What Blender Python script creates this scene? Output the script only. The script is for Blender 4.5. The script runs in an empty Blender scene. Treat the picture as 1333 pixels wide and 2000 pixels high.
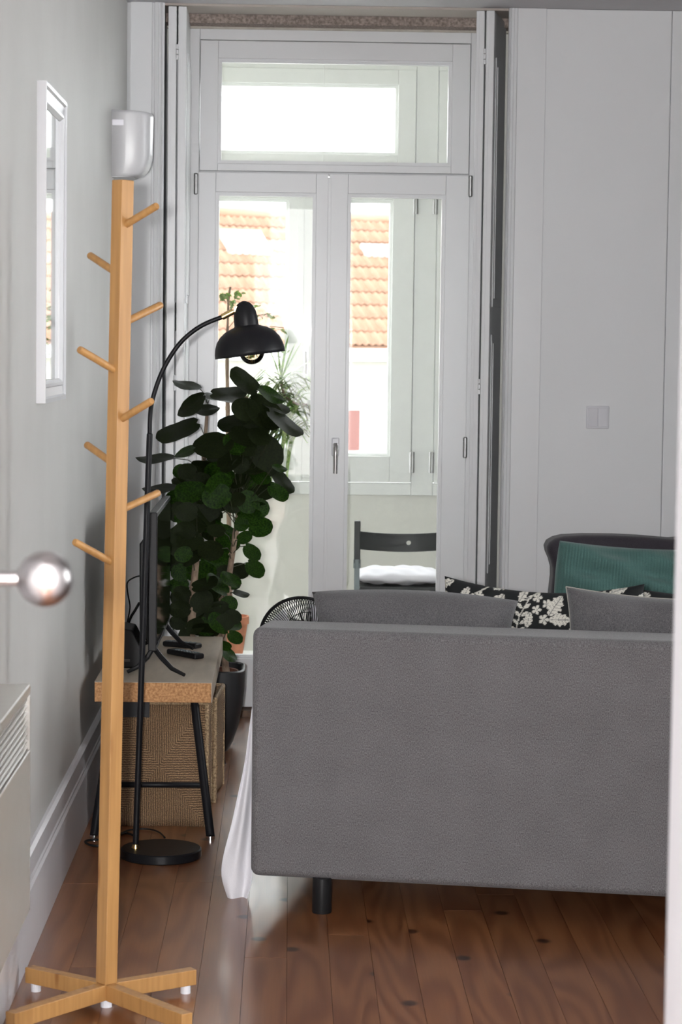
import bpy, bmesh, math, random
import numpy as np
from mathutils import Vector, Matrix, Euler
random.seed(7)
R = math.radians
C = bpy.context.scene.collection
scene = bpy.context.scene

# ------------------------------------------------------------------ camera
FPX = 4484.0
CAMZ = 1.40
yaw, pitch, roll = R(1.31), R(4.12), 0.0125
F = Vector((math.sin(yaw) * math.cos(pitch), math.cos(yaw) * math.cos(pitch), -math.sin(pitch)))
R0 = Vector((math.cos(yaw), -math.sin(yaw), 0))
U0 = R0.cross(F)
RT = R0 * math.cos(roll) + U0 * math.sin(roll)
UP = U0 * math.cos(roll) - R0 * math.sin(roll)
cam_d = bpy.data.cameras.new('camera')
cam = bpy.data.objects.new('camera', cam_d)
C.objects.link(cam)
cam.matrix_world = Matrix(((RT.x, UP.x, -F.x, 0), (RT.y, UP.y, -F.y, 0), (RT.z, UP.z, -F.z, CAMZ), (0, 0, 0, 1)))
cam_d.sensor_fit = 'VERTICAL'
cam_d.sensor_height = 22.3
cam_d.sensor_width = 14.87
cam_d.lens = 22.3 * FPX / 2000
cam_d.clip_start = 0.05
cam_d.clip_end = 300
cam_d.dof.use_dof = True
cam_d.dof.focus_distance = 6.3
cam_d.dof.aperture_fstop = 6.3
scene.camera = cam

# ------------------------------------------------------------------ world, flash, exposure
world = bpy.data.worlds.new('world')
scene.world = world
world.use_nodes = True
bgn = world.node_tree.nodes['Background']
bgn.inputs[0].default_value = (0.965, 0.98, 1.0, 1)
bgn.inputs[1].default_value = 7.4
scene.view_settings.view_transform = 'Standard'
scene.view_settings.look = 'None'
scene.view_settings.gamma = 1
scene.view_settings.use_curve_mapping = False
scene.view_settings.exposure = 0.66

fl = bpy.data.lights.new('camera_flash', 'POINT')
fl.energy = 430
fl.shadow_soft_size = 0.03
fl.color = (1.0, 0.995, 0.985)
flo = bpy.data.objects.new('camera_flash', fl)
flo.location = (-0.078, 0.0, CAMZ + 0.01)
C.objects.link(flo)


def ray(px, py):
    return F + RT * ((px - 666.5) / FPX) - UP * ((py - 1000) / FPX)


def aty(px, py, Y):
    d = ray(px, py); t = Y / d.y
    return Vector((d.x * t, Y, CAMZ + d.z * t))


def atz(px, py, Z):
    d = ray(px, py); t = (Z - CAMZ) / d.z
    return Vector((d.x * t, d.y * t, Z))


def atx(px, py, X):
    d = ray(px, py); t = X / d.x
    return Vector((X, d.y * t, CAMZ + d.z * t))


# ------------------------------------------------------------------ materials
MATS = {}


def mat(name, col=(0.8, 0.8, 0.8), rough=0.5, metal=0.0, noise=0.0, nscale=20, bump=0.0, bscale=60, coat=0.0,
        stretch=(1, 1, 1), trans=0.0, spec=0.5, col2=None, sheen=0.0):
    m = bpy.data.materials.new(name)
    m.use_nodes = True
    nt = m.node_tree
    b = nt.nodes['Principled BSDF']
    b.inputs['Base Color'].default_value = (*col, 1)
    b.inputs['Roughness'].default_value = rough
    b.inputs['Metallic'].default_value = metal
    b.inputs['Specular IOR Level'].default_value = spec
    b.inputs['Coat Weight'].default_value = coat
    b.inputs['Coat Roughness'].default_value = 0.15
    if sheen:
        b.inputs['Sheen Weight'].default_value = sheen
    tc = nt.nodes.new('ShaderNodeTexCoord')
    mp = nt.nodes.new('ShaderNodeMapping')
    mp.inputs['Scale'].default_value = stretch
    nt.links.new(tc.outputs['Object'], mp.inputs[0])
    n = nt.nodes.new('ShaderNodeTexNoise')
    n.inputs['Scale'].default_value = nscale
    n.inputs['Detail'].default_value = 5
    nt.links.new(mp.outputs[0], n.inputs[0])
    rp = nt.nodes.new('ShaderNodeValToRGB')
    c2 = col2 if col2 else tuple(min(1, c * (1 + noise)) for c in col)
    c1 = col if col2 else tuple(c * (1 - noise) for c in col)
    rp.color_ramp.elements[0].position = 0.35
    rp.color_ramp.elements[1].position = 0.65
    rp.color_ramp.elements[0].color = (*c1, 1)
    rp.color_ramp.elements[1].color = (*c2, 1)
    nt.links.new(n.outputs[0], rp.inputs[0])
    nt.links.new(rp.outputs[0], b.inputs['Base Color'])
    if bump:
        n2 = nt.nodes.new('ShaderNodeTexNoise')
        n2.inputs['Scale'].default_value = bscale
        n2.inputs['Detail'].default_value = 4
        nt.links.new(mp.outputs[0], n2.inputs[0])
        bp = nt.nodes.new('ShaderNodeBump')
        bp.inputs['Strength'].default_value = bump
        bp.inputs['Distance'].default_value = 0.004
        nt.links.new(n2.outputs[0], bp.inputs['Height'])
        nt.links.new(bp.outputs[0], b.inputs['Normal'])
    if trans:
        out = nt.nodes['Material Output']
        tr = nt.nodes.new('ShaderNodeBsdfTranslucent')
        nt.links.new(rp.outputs[0], tr.inputs[0])
        mx = nt.nodes.new('ShaderNodeMixShader')
        mx.inputs[0].default_value = trans
        nt.links.new(b.outputs[0], mx.inputs[1])
        nt.links.new(tr.outputs[0], mx.inputs[2])
        nt.links.new(mx.outputs[0], out.inputs[0])
    MATS[name] = m
    return m


def glass_mat(name, ior=1.5, tint=(0.975, 0.985, 0.978)):
    m = bpy.data.materials.new(name)
    m.use_nodes = True
    nt = m.node_tree
    nt.nodes.remove(nt.nodes['Principled BSDF'])
    out = nt.nodes['Material Output']
    t = nt.nodes.new('ShaderNodeBsdfTransparent')
    t.inputs[0].default_value = (*tint, 1)
    g = nt.nodes.new('ShaderNodeBsdfGlossy')
    g.inputs['Roughness'].default_value = 0.015
    fr = nt.nodes.new('ShaderNodeFresnel')
    fr.inputs[0].default_value = ior
    mx = nt.nodes.new('ShaderNodeMixShader')
    nt.links.new(fr.outputs[0], mx.inputs[0])
    nt.links.new(t.outputs[0], mx.inputs[1])
    nt.links.new(g.outputs[0], mx.inputs[2])
    nt.links.new(mx.outputs[0], out.inputs[0])
    return m


def N(nt, t, **kw):
    n = nt.nodes.new(t)
    for k, v in kw.items():
        setattr(n, k, v)
    return n


def wood_floor_mat():
    m = bpy.data.materials.new('pine_floor')
    m.use_nodes = True
    nt = m.node_tree; L = nt.links.new
    b = nt.nodes['Principled BSDF']
    tc = N(nt, 'ShaderNodeTexCoord'); oi = N(nt, 'ShaderNodeObjectInfo')
    off = N(nt, 'ShaderNodeVectorMath', operation='SCALE'); off.inputs[0].default_value = (13.1, 37.7, 5.3)
    L(oi.outputs['Random'], off.inputs['Scale'])
    add = N(nt, 'ShaderNodeVectorMath', operation='ADD')
    L(tc.outputs['Object'], add.inputs[0]); L(off.outputs[0], add.inputs[1])
    mp = N(nt, 'ShaderNodeMapping'); mp.inputs['Scale'].default_value = (1, 0.11, 1)
    L(add.outputs[0], mp.inputs[0])
    wv = N(nt, 'ShaderNodeTexNoise'); wv.inputs['Scale'].default_value = 7; wv.inputs['Detail'].default_value = 1.5
    L(mp.outputs[0], wv.inputs[0])
    mul = N(nt, 'ShaderNodeMath', operation='MULTIPLY'); mul.inputs[1].default_value = 60
    L(wv.outputs[0], mul.inputs[0])
    sn = N(nt, 'ShaderNodeMath', operation='SINE'); L(mul.outputs[0], sn.inputs[0])
    rp = N(nt, 'ShaderNodeValToRGB')
    rp.color_ramp.elements[0].position = 0.0; rp.color_ramp.elements[0].color = (0.165, 0.055, 0.019, 1)
    rp.color_ramp.elements[1].position = 0.9; rp.color_ramp.elements[1].color = (0.242, 0.095, 0.037, 1)
    mr = N(nt, 'ShaderNodeMapRange'); mr.inputs[1].default_value = -1; mr.inputs[2].default_value = 1
    L(sn.outputs[0], mr.inputs[0]); L(mr.outputs[0], rp.inputs[0])
    # fine fibre
    mp2 = N(nt, 'ShaderNodeMapping'); mp2.inputs['Scale'].default_value = (1, 0.02, 1); L(add.outputs[0], mp2.inputs[0])
    nf = N(nt, 'ShaderNodeTexNoise'); nf.inputs['Scale'].default_value = 220; L(mp2.outputs[0], nf.inputs[0])
    mf = N(nt, 'ShaderNodeMapRange'); mf.inputs[3].default_value = 0.82; mf.inputs[4].default_value = 1.15
    L(nf.outputs[0], mf.inputs[0])
    mix = N(nt, 'ShaderNodeMix', data_type='RGBA', blend_type='MULTIPLY'); mix.inputs[0].default_value = 1
    L(rp.outputs[0], mix.inputs[6]); L(mf.outputs[0], mix.inputs[7])
    # plank tone
    tone = N(nt, 'ShaderNodeMapRange'); tone.inputs[3].default_value = 0.88; tone.inputs[4].default_value = 1.10
    L(oi.outputs['Random'], tone.inputs[0])
    mix2 = N(nt, 'ShaderNodeMix', data_type='RGBA', blend_type='MULTIPLY'); mix2.inputs[0].default_value = 1
    L(mix.outputs[2], mix2.inputs[6]); L(tone.outputs[0], mix2.inputs[7])
    # knots
    mp3 = N(nt, 'ShaderNodeMapping'); mp3.inputs['Scale'].default_value = (2.3, 2.0, 0.001); L(add.outputs[0], mp3.inputs[0])
    vo = N(nt, 'ShaderNodeTexVoronoi', voronoi_dimensions='2D'); vo.inputs['Scale'].default_value = 1.25; L(mp3.outputs[0], vo.inputs[0])
    kr = N(nt, 'ShaderNodeValToRGB')
    kr.color_ramp.elements[0].position = 0.032; kr.color_ramp.elements[0].color = (0.1, 0.05, 0.03, 1)
    kr.color_ramp.elements[1].position = 0.066; kr.color_ramp.elements[1].color = (1, 1, 1, 1)
    L(vo.outputs['Distance'], kr.inputs[0])
    mix3 = N(nt, 'ShaderNodeMix', data_type='RGBA', blend_type='MULTIPLY'); mix3.inputs[0].default_value = 0.9
    L(mix2.outputs[2], mix3.inputs[6]); L(kr.outputs[0], mix3.inputs[7])
    L(mix3.outputs[2], b.inputs['Base Color'])
    b.inputs['Roughness'].default_value = 0.34
    b.inputs['Coat Weight'].default_value = 0.36
    b.inputs['Coat Roughness'].default_value = 0.12
    bp = N(nt, 'ShaderNodeBump'); bp.inputs['Strength'].default_value = 0.06; bp.inputs['Distance'].default_value = 0.002
    n3 = N(nt, 'ShaderNodeTexNoise'); n3.inputs['Scale'].default_value = 9; L(add.outputs[0], n3.inputs[0])
    L(n3.outputs[0], bp.inputs['Height']); L(bp.outputs[0], b.inputs['Normal']); L(bp.outputs[0], b.inputs['Coat Normal'])
    return m


def basket_mat():
    m = bpy.data.materials.new('seagrass_weave')
    m.use_nodes = True
    nt = m.node_tree; L = nt.links.new
    b = nt.nodes['Principled BSDF']
    tc = N(nt, 'ShaderNodeTexCoord'); sp = N(nt, 'ShaderNodeSeparateXYZ'); L(tc.outputs['UV'], sp.inputs[0])

    def M(op, a, bb=None):
        n = N(nt, 'ShaderNodeMath', operation=op)
        for i, v in enumerate((a, bb)):
            if v is None: continue
            if isinstance(v, (int, float)): n.inputs[i].default_value = v
            else: L(v, n.inputs[i])
        return n.outputs[0]
    au = M('ABSOLUTE', M('SUBTRACT', M('FRACT', sp.outputs[0]), 0.5))
    av = M('ABSOLUTE', M('SUBTRACT', M('FRACT', sp.outputs[1]), 0.5))
    g = M('GREATER_THAN', av, au)
    nz = N(nt, 'ShaderNodeTexNoise'); nz.inputs['Scale'].default_value = 26; L(tc.outputs['UV'], nz.inputs[0])
    wob = M('MULTIPLY', nz.outputs[0], 5.0)
    su = M('SINE', M('ADD', M('MULTIPLY', sp.outputs[0], 330), wob))
    sv = M('SINE', M('ADD', M('MULTIPLY', sp.outputs[1], 330), wob))
    s = M('ADD', M('MULTIPLY', su, g), M('MULTIPLY', sv, M('SUBTRACT', 1.0, g)))
    nn = N(nt, 'ShaderNodeTexNoise'); nn.inputs['Scale'].default_value = 130; nn.inputs['Detail'].default_value = 3
    L(tc.outputs['UV'], nn.inputs[0])
    t = M('ADD', M('MULTIPLY', s, 0.22), M('ADD', M('MULTIPLY', nn.outputs[0], 1.3), -0.15))
    rp = N(nt, 'ShaderNodeValToRGB')
    rp.color_ramp.elements[0].position = 0.15; rp.color_ramp.elements[0].color = (0.07, 0.042, 0.024, 1)
    rp.color_ramp.elements[1].position = 0.95; rp.color_ramp.elements[1].color = (0.60, 0.39, 0.21, 1)
    e = rp.color_ramp.elements.new(0.5); e.color = (0.20, 0.118, 0.062, 1)
    L(t, rp.inputs[0]); L(rp.outputs[0], b.inputs['Base Color'])
    bp = N(nt, 'ShaderNodeBump'); bp.inputs['Strength'].default_value = 0.9; bp.inputs['Distance'].default_value = 0.004
    L(t, bp.inputs['Height']); L(bp.outputs[0], b.inputs['Normal'])
    b.inputs['Roughness'].default_value = 0.7
    return m


def fabric_mat(name, c1, c2, rough=0.9, scale=900, bump=0.25, ribs=None):
    m = bpy.data.materials.new(name)
    m.use_nodes = True
    nt = m.node_tree; L = nt.links.new
    b = nt.nodes['Principled BSDF']
    b.inputs['Roughness'].default_value = rough
    b.inputs['Specular IOR Level'].default_value = 0.2
    b.inputs['Sheen Weight'].default_value = 0.15
    tc = N(nt, 'ShaderNodeTexCoord')
    mp = N(nt, 'ShaderNodeMapping'); mp.inputs['Scale'].default_value = (1, 1, 0.45); L(tc.outputs['Object'], mp.inputs[0])
    n = N(nt, 'ShaderNodeTexNoise'); n.inputs['Scale'].default_value = scale; n.inputs['Detail'].default_value = 4
    L(mp.outputs[0], n.inputs[0])
    n2 = N(nt, 'ShaderNodeTexNoise'); n2.inputs['Scale'].default_value = 9; n2.inputs['Detail'].default_value = 3
    L(tc.outputs['Object'], n2.inputs[0])
    ma = N(nt, 'ShaderNodeMath', operation='MULTIPLY_ADD'); ma.inputs[1].default_value = 0.12
    L(n2.outputs[0], ma.inputs[0]); L(n.outputs[0], ma.inputs[2])
    rp = N(nt, 'ShaderNodeValToRGB')
    rp.color_ramp.elements[0].position = 0.4; rp.color_ramp.elements[0].color = (*c1, 1)
    rp.color_ramp.elements[1].position = 0.72; rp.color_ramp.elements[1].color = (*c2, 1)
    L(ma.outputs[0], rp.inputs[0]); L(rp.outputs[0], b.inputs['Base Color'])
    bp = N(nt, 'ShaderNodeBump'); bp.inputs['Strength'].default_value = bump; bp.inputs['Distance'].default_value = 0.002
    L(n.outputs[0], bp.inputs['Height']); L(bp.outputs[0], b.inputs['Normal'])
    return m


def bamboo_mat():
    m = bpy.data.materials.new('bamboo')
    m.use_nodes = True
    nt = m.node_tree; L = nt.links.new
    b = nt.nodes['Principled BSDF']
    b.inputs['Roughness'].default_value = 0.42
    tc = N(nt, 'ShaderNodeTexCoord')
    mp = N(nt, 'ShaderNodeMapping'); mp.inputs['Scale'].default_value = (1, 1, 0.05); L(tc.outputs['Object'], mp.inputs[0])
    n = N(nt, 'ShaderNodeTexNoise'); n.inputs['Scale'].default_value = 90; n.inputs['Detail'].default_value = 3; L(mp.outputs[0], n.inputs[0])
    rp = N(nt, 'ShaderNodeValToRGB')
    rp.color_ramp.elements[0].position = 0.3; rp.color_ramp.elements[0].color = (0.36, 0.182, 0.060, 1)
    rp.color_ramp.elements[1].position = 0.7; rp.color_ramp.elements[1].color = (0.455, 0.244, 0.086, 1)
    L(n.outputs[0], rp.inputs[0])
    # nodes of the culm: short dark marks
    mp2 = N(nt, 'ShaderNodeMapping'); mp2.inputs['Scale'].default_value = (22, 22, 4.6); L(tc.outputs['Object'], mp2.inputs[0])
    vo = N(nt, 'ShaderNodeTexVoronoi'); vo.inputs['Scale'].default_value = 1.0; L(mp2.outputs[0], vo.inputs[0])
    kr = N(nt, 'ShaderNodeValToRGB')
    kr.color_ramp.elements[0].position = 0.06; kr.color_ramp.elements[0].color = (0.62, 0.5, 0.42, 1)
    kr.color_ramp.elements[1].position = 0.20; kr.color_ramp.elements[1].color = (1, 1, 1, 1)
    L(vo.outputs['Distance'], kr.inputs[0])
    mix = N(nt, 'ShaderNodeMix', data_type='RGBA', blend_type='MULTIPLY'); mix.inputs[0].default_value = 1
    L(rp.outputs[0], mix.inputs[6]); L(kr.outputs[0], mix.inputs[7]); L(mix.outputs[2], b.inputs['Base Color'])
    return m


def attr_mat(name, rough=0.85):
    m = bpy.data.materials.new(name)
    m.use_nodes = True
    nt = m.node_tree
    b = nt.nodes['Principled BSDF']
    a = nt.nodes.new('ShaderNodeAttribute'); a.attribute_name = 'print'
    nt.links.new(a.outputs['Color'], b.inputs['Base Color'])
    b.inputs['Roughness'].default_value = rough
    b.inputs['Specular IOR Level'].default_value = 0.25
    return m


WHITE = mat('white_lacquer', (0.74, 0.75, 0.765), 0.32, noise=0.015, nscale=3, bump=0.03, bscale=25)
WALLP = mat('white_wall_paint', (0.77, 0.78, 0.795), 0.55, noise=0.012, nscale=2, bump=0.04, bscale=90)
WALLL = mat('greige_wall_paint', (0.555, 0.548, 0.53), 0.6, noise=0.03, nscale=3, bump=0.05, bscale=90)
CEIL = mat('ceiling_paint', (0.60, 0.59, 0.61), 0.7, noise=0.01)
SKIRT = mat('skirting_paint', (0.66, 0.65, 0.68), 0.35, noise=0.01)
BALW = mat('balcony_plaster', (0.80, 0.80, 0.75), 0.7, noise=0.015, nscale=4, bump=0.05)
BALF = mat('balcony_window_paint', (0.83, 0.85, 0.83), 0.4, noise=0.01)
STONE = mat('pink_granite', (0.23, 0.19, 0.165), 0.8, nscale=110, bump=0.5, bscale=120, col2=(0.47, 0.38, 0.34))
STONE2 = mat('granite_reveal', (0.50, 0.45, 0.41), 0.8, nscale=60, bump=0.3, bscale=120, col2=(0.5, 0.45, 0.41))
FLOORM = wood_floor_mat()
DOORP = mat('door_paint', (0.36, 0.358, 0.37), 0.45, noise=0.01)
DARK = mat('dark_gap', (0.02, 0.018, 0.016), 0.9)
THRESH = mat('dark_threshold_wood', (0.13, 0.075, 0.045), 0.6, noise=0.3, nscale=30)
BAMBOO = bamboo_mat()
BLACKM = mat('black_powder_coat', (0.009, 0.009, 0.011), 0.42, spec=0.2, bump=0.05, bscale=400)
BLACKP = mat('black_plastic', (0.010, 0.010, 0.011), 0.45, spec=0.25)
BLACKG = mat('black_gloss_screen', (0.006, 0.006, 0.008), 0.06)
BRASS = mat('brass', (0.75, 0.55, 0.25), 0.25, metal=1.0, noise=0.03)
STEEL = mat('brushed_steel', (0.42, 0.40, 0.395), 0.30, metal=1.0, noise=0.04, nscale=200, stretch=(1, 1, 8))
CHROME = mat('chrome', (0.7, 0.7, 0.7), 0.2, metal=1.0, noise=0.02)
PEWTER = mat('grey_zinc', (0.42, 0.42, 0.42), 0.35, metal=0.9, noise=0.05)
GLASS = glass_mat('window_glass')
MIRROR = mat('mirror_silver', (0.9, 0.92, 0.91), 0.02, metal=1.0)
SOFA = fabric_mat('grey_upholstery', (0.078, 0.074, 0.077), (0.185, 0.178, 0.184), scale=600, bump=0.15)
CUSHG = fabric_mat('grey_cushion_cloth', (0.066, 0.064, 0.068), (0.140, 0.136, 0.142), scale=600, bump=0.15)
CHARC = fabric_mat('charcoal_velvet', (0.030, 0.026, 0.033), (0.050, 0.044, 0.053))
TEAL = fabric_mat('teal_corduroy', (0.055, 0.125, 0.112), (0.095, 0.185, 0.17))
SHEETM = fabric_mat('white_cotton', (0.70, 0.69, 0.73), (0.76, 0.75, 0.79), bump=0.05)
CREAMP = fabric_mat('cream_piping', (0.26, 0.25, 0.23), (0.36, 0.35, 0.32))
FLORAL = attr_mat('floral_print')
CORK = mat('cork_edge', (0.36, 0.165, 0.062), 0.8, nscale=140, bump=0.4, bscale=150, col2=(0.62, 0.34, 0.155))
VENEER = mat('taupe_laminate', (0.40, 0.335, 0.26), 0.45, noise=0.12, nscale=30, stretch=(1, 0.15, 1))
BASKET = basket_mat()
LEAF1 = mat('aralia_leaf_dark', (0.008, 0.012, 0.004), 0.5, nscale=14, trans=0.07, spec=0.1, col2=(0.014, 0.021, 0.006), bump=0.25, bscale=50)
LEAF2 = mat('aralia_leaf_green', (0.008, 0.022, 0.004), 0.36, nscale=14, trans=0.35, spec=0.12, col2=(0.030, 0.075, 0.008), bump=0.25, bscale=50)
BARK = mat('pale_bark', (0.17, 0.115, 0.08), 0.85, nscale=60, bump=0.5, bscale=90, col2=(0.34, 0.25, 0.18), stretch=(1, 1, 0.4))
STEMM = mat('green_brown_stem', (0.03, 0.035, 0.015), 0.6, noise=0.2)
VARIEG = mat('variegated_leaf', (0.06, 0.13, 0.025), 0.5, nscale=90, trans=0.25, spec=0.2, col2=(0.36, 0.42, 0.20))
STRAP = mat('green_strap_leaf', (0.07, 0.16, 0.03), 0.4, nscale=40, trans=0.3, col2=(0.25, 0.38, 0.10))
TERRA = mat('terracotta', (0.60, 0.25, 0.14), 0.8, noise=0.1, nscale=20)
SOIL = mat('potting_soil', (0.07, 0.035, 0.022), 0.95, noise=0.4, nscale=120, bump=0.6)
POTBL = mat('anthracite_pot', (0.022, 0.023, 0.025), 0.45, noise=0.05)
BROWNP = mat('brown_inner_pot', (0.20, 0.085, 0.055), 0.5, noise=0.05)
ROOFM = mat('clay_roof_tile', (0.150, 0.078, 0.045), 0.85, nscale=0.7, col2=(0.195, 0.118, 0.082))
HOUSEW = mat('house_render', (0.24, 0.235, 0.205), 0.9, noise=0.03)
HOUSET = mat('house_white_trim', (0.36, 0.36, 0.355), 0.9, noise=0.02)
REDW = mat('oxblood_shutter', (0.085, 0.028, 0.022), 0.6, noise=0.05)
SKYL = mat('skylight_glass', (0.16, 0.19, 0.21), 0.15, noise=0.02)
GROUND = mat('street_ground', (0.35, 0.35, 0.33), 0.95, noise=0.1, nscale=0.3)
RADM = mat('radiator_enamel', (0.50, 0.475, 0.44), 0.22, noise=0.01)
RADD = mat('radiator_inside', (0.05, 0.045, 0.04), 0.6)
SWITCHM = mat('white_plastic', (0.68, 0.68, 0.72), 0.3, noise=0.01)
SCONCE = mat('sconce_ceramic', (0.66, 0.66, 0.68), 0.3, noise=0.01)
SCON_T = mat('sconce_tab', (0.88, 0.87, 0.93), 0.3, noise=0.01)
MFRAME = mat('mirror_frame_paint', (0.52, 0.52, 0.54), 0.35, noise=0.01)
CAULK = mat('aged_caulk', (0.55, 0.52, 0.46), 0.8, noise=0.1, nscale=30)
BULB = glass_mat('bulb_glass', 1.5, (0.72, 0.66, 0.55))
FILA = mat('bulb_filament', (0.8, 0.55, 0.25), 0.4, metal=0.6)
GREYP = mat('grey_painted_wood', (0.16, 0.19, 0.20), 0.5, noise=0.05)
BLACKW = mat('black_painted_wood', (0.018, 0.02, 0.02), 0.45, noise=0.1)


# ------------------------------------------------------------------ mesh builder
class MB:
    def __init__(s):
        s.v = []; s.f = []

    def add(s, vs, fs):
        o = len(s.v)
        s.v += [tuple(v) for v in vs]
        s.f += [tuple(i + o for i in f) for f in fs]
        return s

    def box(s, x0, x1, y0, y1, z0, z1, M=None):
        vs = [Vector((x, y, z)) for z in (z0, z1) for y in (y0, y1) for x in (x0, x1)]
        if M is not None: vs = [M @ v for v in vs]
        return s.add(vs, [(0, 2, 3, 1), (4, 5, 7, 6), (0, 1, 5, 4), (2, 6, 7, 3), (0, 4, 6, 2), (1, 3, 7, 5)])

    def tube(s, pts, r, n=10, caps=True):
        pts = [Vector(p) for p in pts]
        rs = r if isinstance(r, (list, tuple)) else [r] * len(pts)
        vs = []; fs = []
        prev = None
        for i, p in enumerate(pts):
            if i == 0: t = pts[1] - pts[0]
            elif i == len(pts) - 1: t = pts[-1] - pts[-2]
            else: t = pts[i + 1] - pts[i - 1]
            t.normalize()
            if prev is None:
                a = Vector((0, 0, 1)) if abs(t.z) < 0.9 else Vector((1, 0, 0))
                x = t.cross(a).normalized()
            else:
                x = (prev - t * prev.dot(t)).normalized()
            prev = x
            y = t.cross(x)
            for k in range(n):
                a = 2 * math.pi * k / n
                vs.append(p + (x * math.cos(a) + y * math.sin(a)) * rs[i])
        for i in range(len(pts) - 1):
            for k in range(n):
                a = i * n + k; b = i * n + (k + 1) % n
                fs.append((a, b, b + n, a + n))
        if caps:
            fs.append(tuple(range(n))[::-1]); fs.append(tuple((len(pts) - 1) * n + k for k in range(n)))
        return s.add(vs, fs)

    def lathe(s, prof, n=32, M=None, caps=True):
        vs = []; fs = []
        for (r, z) in prof:
            for k in range(n):
                a = 2 * math.pi * k / n
                v = Vector((r * math.cos(a), r * math.sin(a), z))
                vs.append(M @ v if M is not None else v)
        for i in range(len(prof) - 1):
            for k in range(n):
                a = i * n + k; b = i * n + (k + 1) % n
                fs.append((a, b, b + n, a + n))
        if caps:
            if prof[0][0] > 1e-5: fs.append(tuple(range(n))[::-1])
            if prof[-1][0] > 1e-5: fs.append(tuple((len(prof) - 1) * n + k for k in range(n)))
        return s.add(vs, fs)

    def prism(s, poly, M):
        """poly: list of 2D pts; M maps (u,v,w) with w in 0..1 to space"""
        n = len(poly)
        vs = [M(u, v, 0) for u, v in poly] + [M(u, v, 1) for u, v in poly]
        fs = [tuple(range(n))[::-1], tuple(range(n, 2 * n))]
        for i in range(n):
            j = (i + 1) % n
            fs.append((i, j, j + n, i + n))
        return s.add(vs, fs)

    def grid(s, fn, nu, nv, closed=False):
        vs = [fn(i / nu, j / nv) for j in range(nv + 1) for i in range(nu + 1)]
        w = nu + 1
        fs = [(j * w + i, j * w + i + 1, (j + 1) * w + i + 1, (j + 1) * w + i) for j in range(nv) for i in range(nu)]
        return s.add(vs, fs)

    def build(s, name, m, parent=None, smooth=False, bevel=0, bseg=2, sub=0, solid=0, local=False, uvbox=None, recalc=True):
        me = bpy.data.meshes.new(name)
        me.from_pydata(s.v, [], s.f)
        if recalc:
            bm = bmesh.new(); bm.from_mesh(me)
            bmesh.ops.recalc_face_normals(bm, faces=bm.faces)
            bm.to_mesh(me); bm.free()
        me.materials.append(m)
        if smooth:
            me.polygons.foreach_set('use_smooth', [True] * len(me.polygons))
            if smooth == 'auto':
                pass
        o = bpy.data.objects.new(name, me)
        C.objects.link(o)
        if solid:
            md = o.modifiers.new('solid', 'SOLIDIFY'); md.thickness = solid; md.offset = 0
        if bevel:
            md = o.modifiers.new('bevel', 'BEVEL'); md.width = bevel; md.segments = bseg; md.limit_method = 'ANGLE'
            md.angle_limit = R(40)
            me.polygons.foreach_set('use_smooth', [True] * len(me.polygons))
            md.harden_normals = True
        if sub:
            md = o.modifiers.new('sub', 'SUBSURF'); md.levels = sub; md.render_levels = sub
        if parent is not None:
            o.parent = parent
            if not local:
                o.matrix_parent_inverse = WM[parent.name].inverted()
        if smooth == 'auto':
            set_auto(o)
        WM[o.name] = Matrix.Identity(4) if (parent is None or not local) else WM[parent.name].copy()
        return o


WM = {}


def set_auto(o, ang=40):
    me = o.data
    bm = bmesh.new(); bm.from_mesh(me)
    for e in bm.edges:
        if len(e.link_faces) == 2 and e.calc_face_angle(0) > R(ang): e.smooth = False
    bm.to_mesh(me); bm.free()


def tag(o, label=None, cat=None, group=None, kind=None):
    if label: o['label'] = label
    if cat: o['category'] = cat
    if group: o['group'] = group
    if kind: o['kind'] = kind
    return o


def thing(name, label, cat, loc=(0, 0, 0), rz=0, group=None):
    o = bpy.data.objects.new(name, None)
    C.objects.link(o)
    o.empty_display_size = 0.05
    o.location = loc; o.rotation_euler = (0, 0, rz)
    WM[o.name] = Matrix.Translation(Vector(loc)) @ Matrix.Rotation(rz, 4, 'Z')
    tag(o, label, cat, group)
    return o


def root_struct(name, loc=(0, 0, 0)):
    o = bpy.data.objects.new(name, None)
    C.objects.link(o); o.location = loc
    WM[o.name] = Matrix.Translation(Vector(loc))
    o['kind'] = 'structure'
    return o


def B(x0, x1, y0, y1, z0, z1):
    return MB().box(x0, x1, y0, y1, z0, z1)


def struct(name, mb, m, **kw):
    o = mb.build(name, m, **kw); o['kind'] = 'structure'; return o


# ------------------------------------------------------------------ key dimensions
XL = -0.595          # left wall face
XR = 2.75            # right wall
YF = 8.31            # face of the far wall
YD = 8.66            # front of the balcony door frame
YN = 1.62            # near wall (doorway) face towards the room
HC = aty(650, 11, YF).z   # ceiling height
YB = 10.0            # balcony window plane
XJL, XJR = -0.472, 0.830  # reveal sides

# ------------------------------------------------------------------ room shell
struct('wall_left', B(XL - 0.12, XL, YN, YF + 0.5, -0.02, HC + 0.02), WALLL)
wr_ = MB().box(XR, XR + 0.3, YN, YF + 0.5, -0.02, 0.85).box(XR, XR + 0.3, YN, YF + 0.5, 2.35, HC + 0.02)
ADDED_RW = [(2.9, 4.15), (5.3, 6.55)]  # openings for the added windows, out of view, letting in extra daylight
ye = YN
for (a_, b_) in ADDED_RW:
    wr_.box(XR, XR + 0.3, ye, a_, 0.85, 2.35); ye = b_
wr_.box(XR, XR + 0.3, ye, YF + 0.5, 0.85, 2.35)
struct('wall_right', wr_, WALLP)
struct('ceiling', B(XL - 0.12, XR + 0.12, YN - 0.12, YF + 0.5, HC, HC + 0.12), CEIL)
wf = struct('wall_far', MB().box(XL, XJL, YF, YD + 0.1, 0, HC).box(XJR, XR, YF, YD + 0.1, 0, HC), WALLP)
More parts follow.
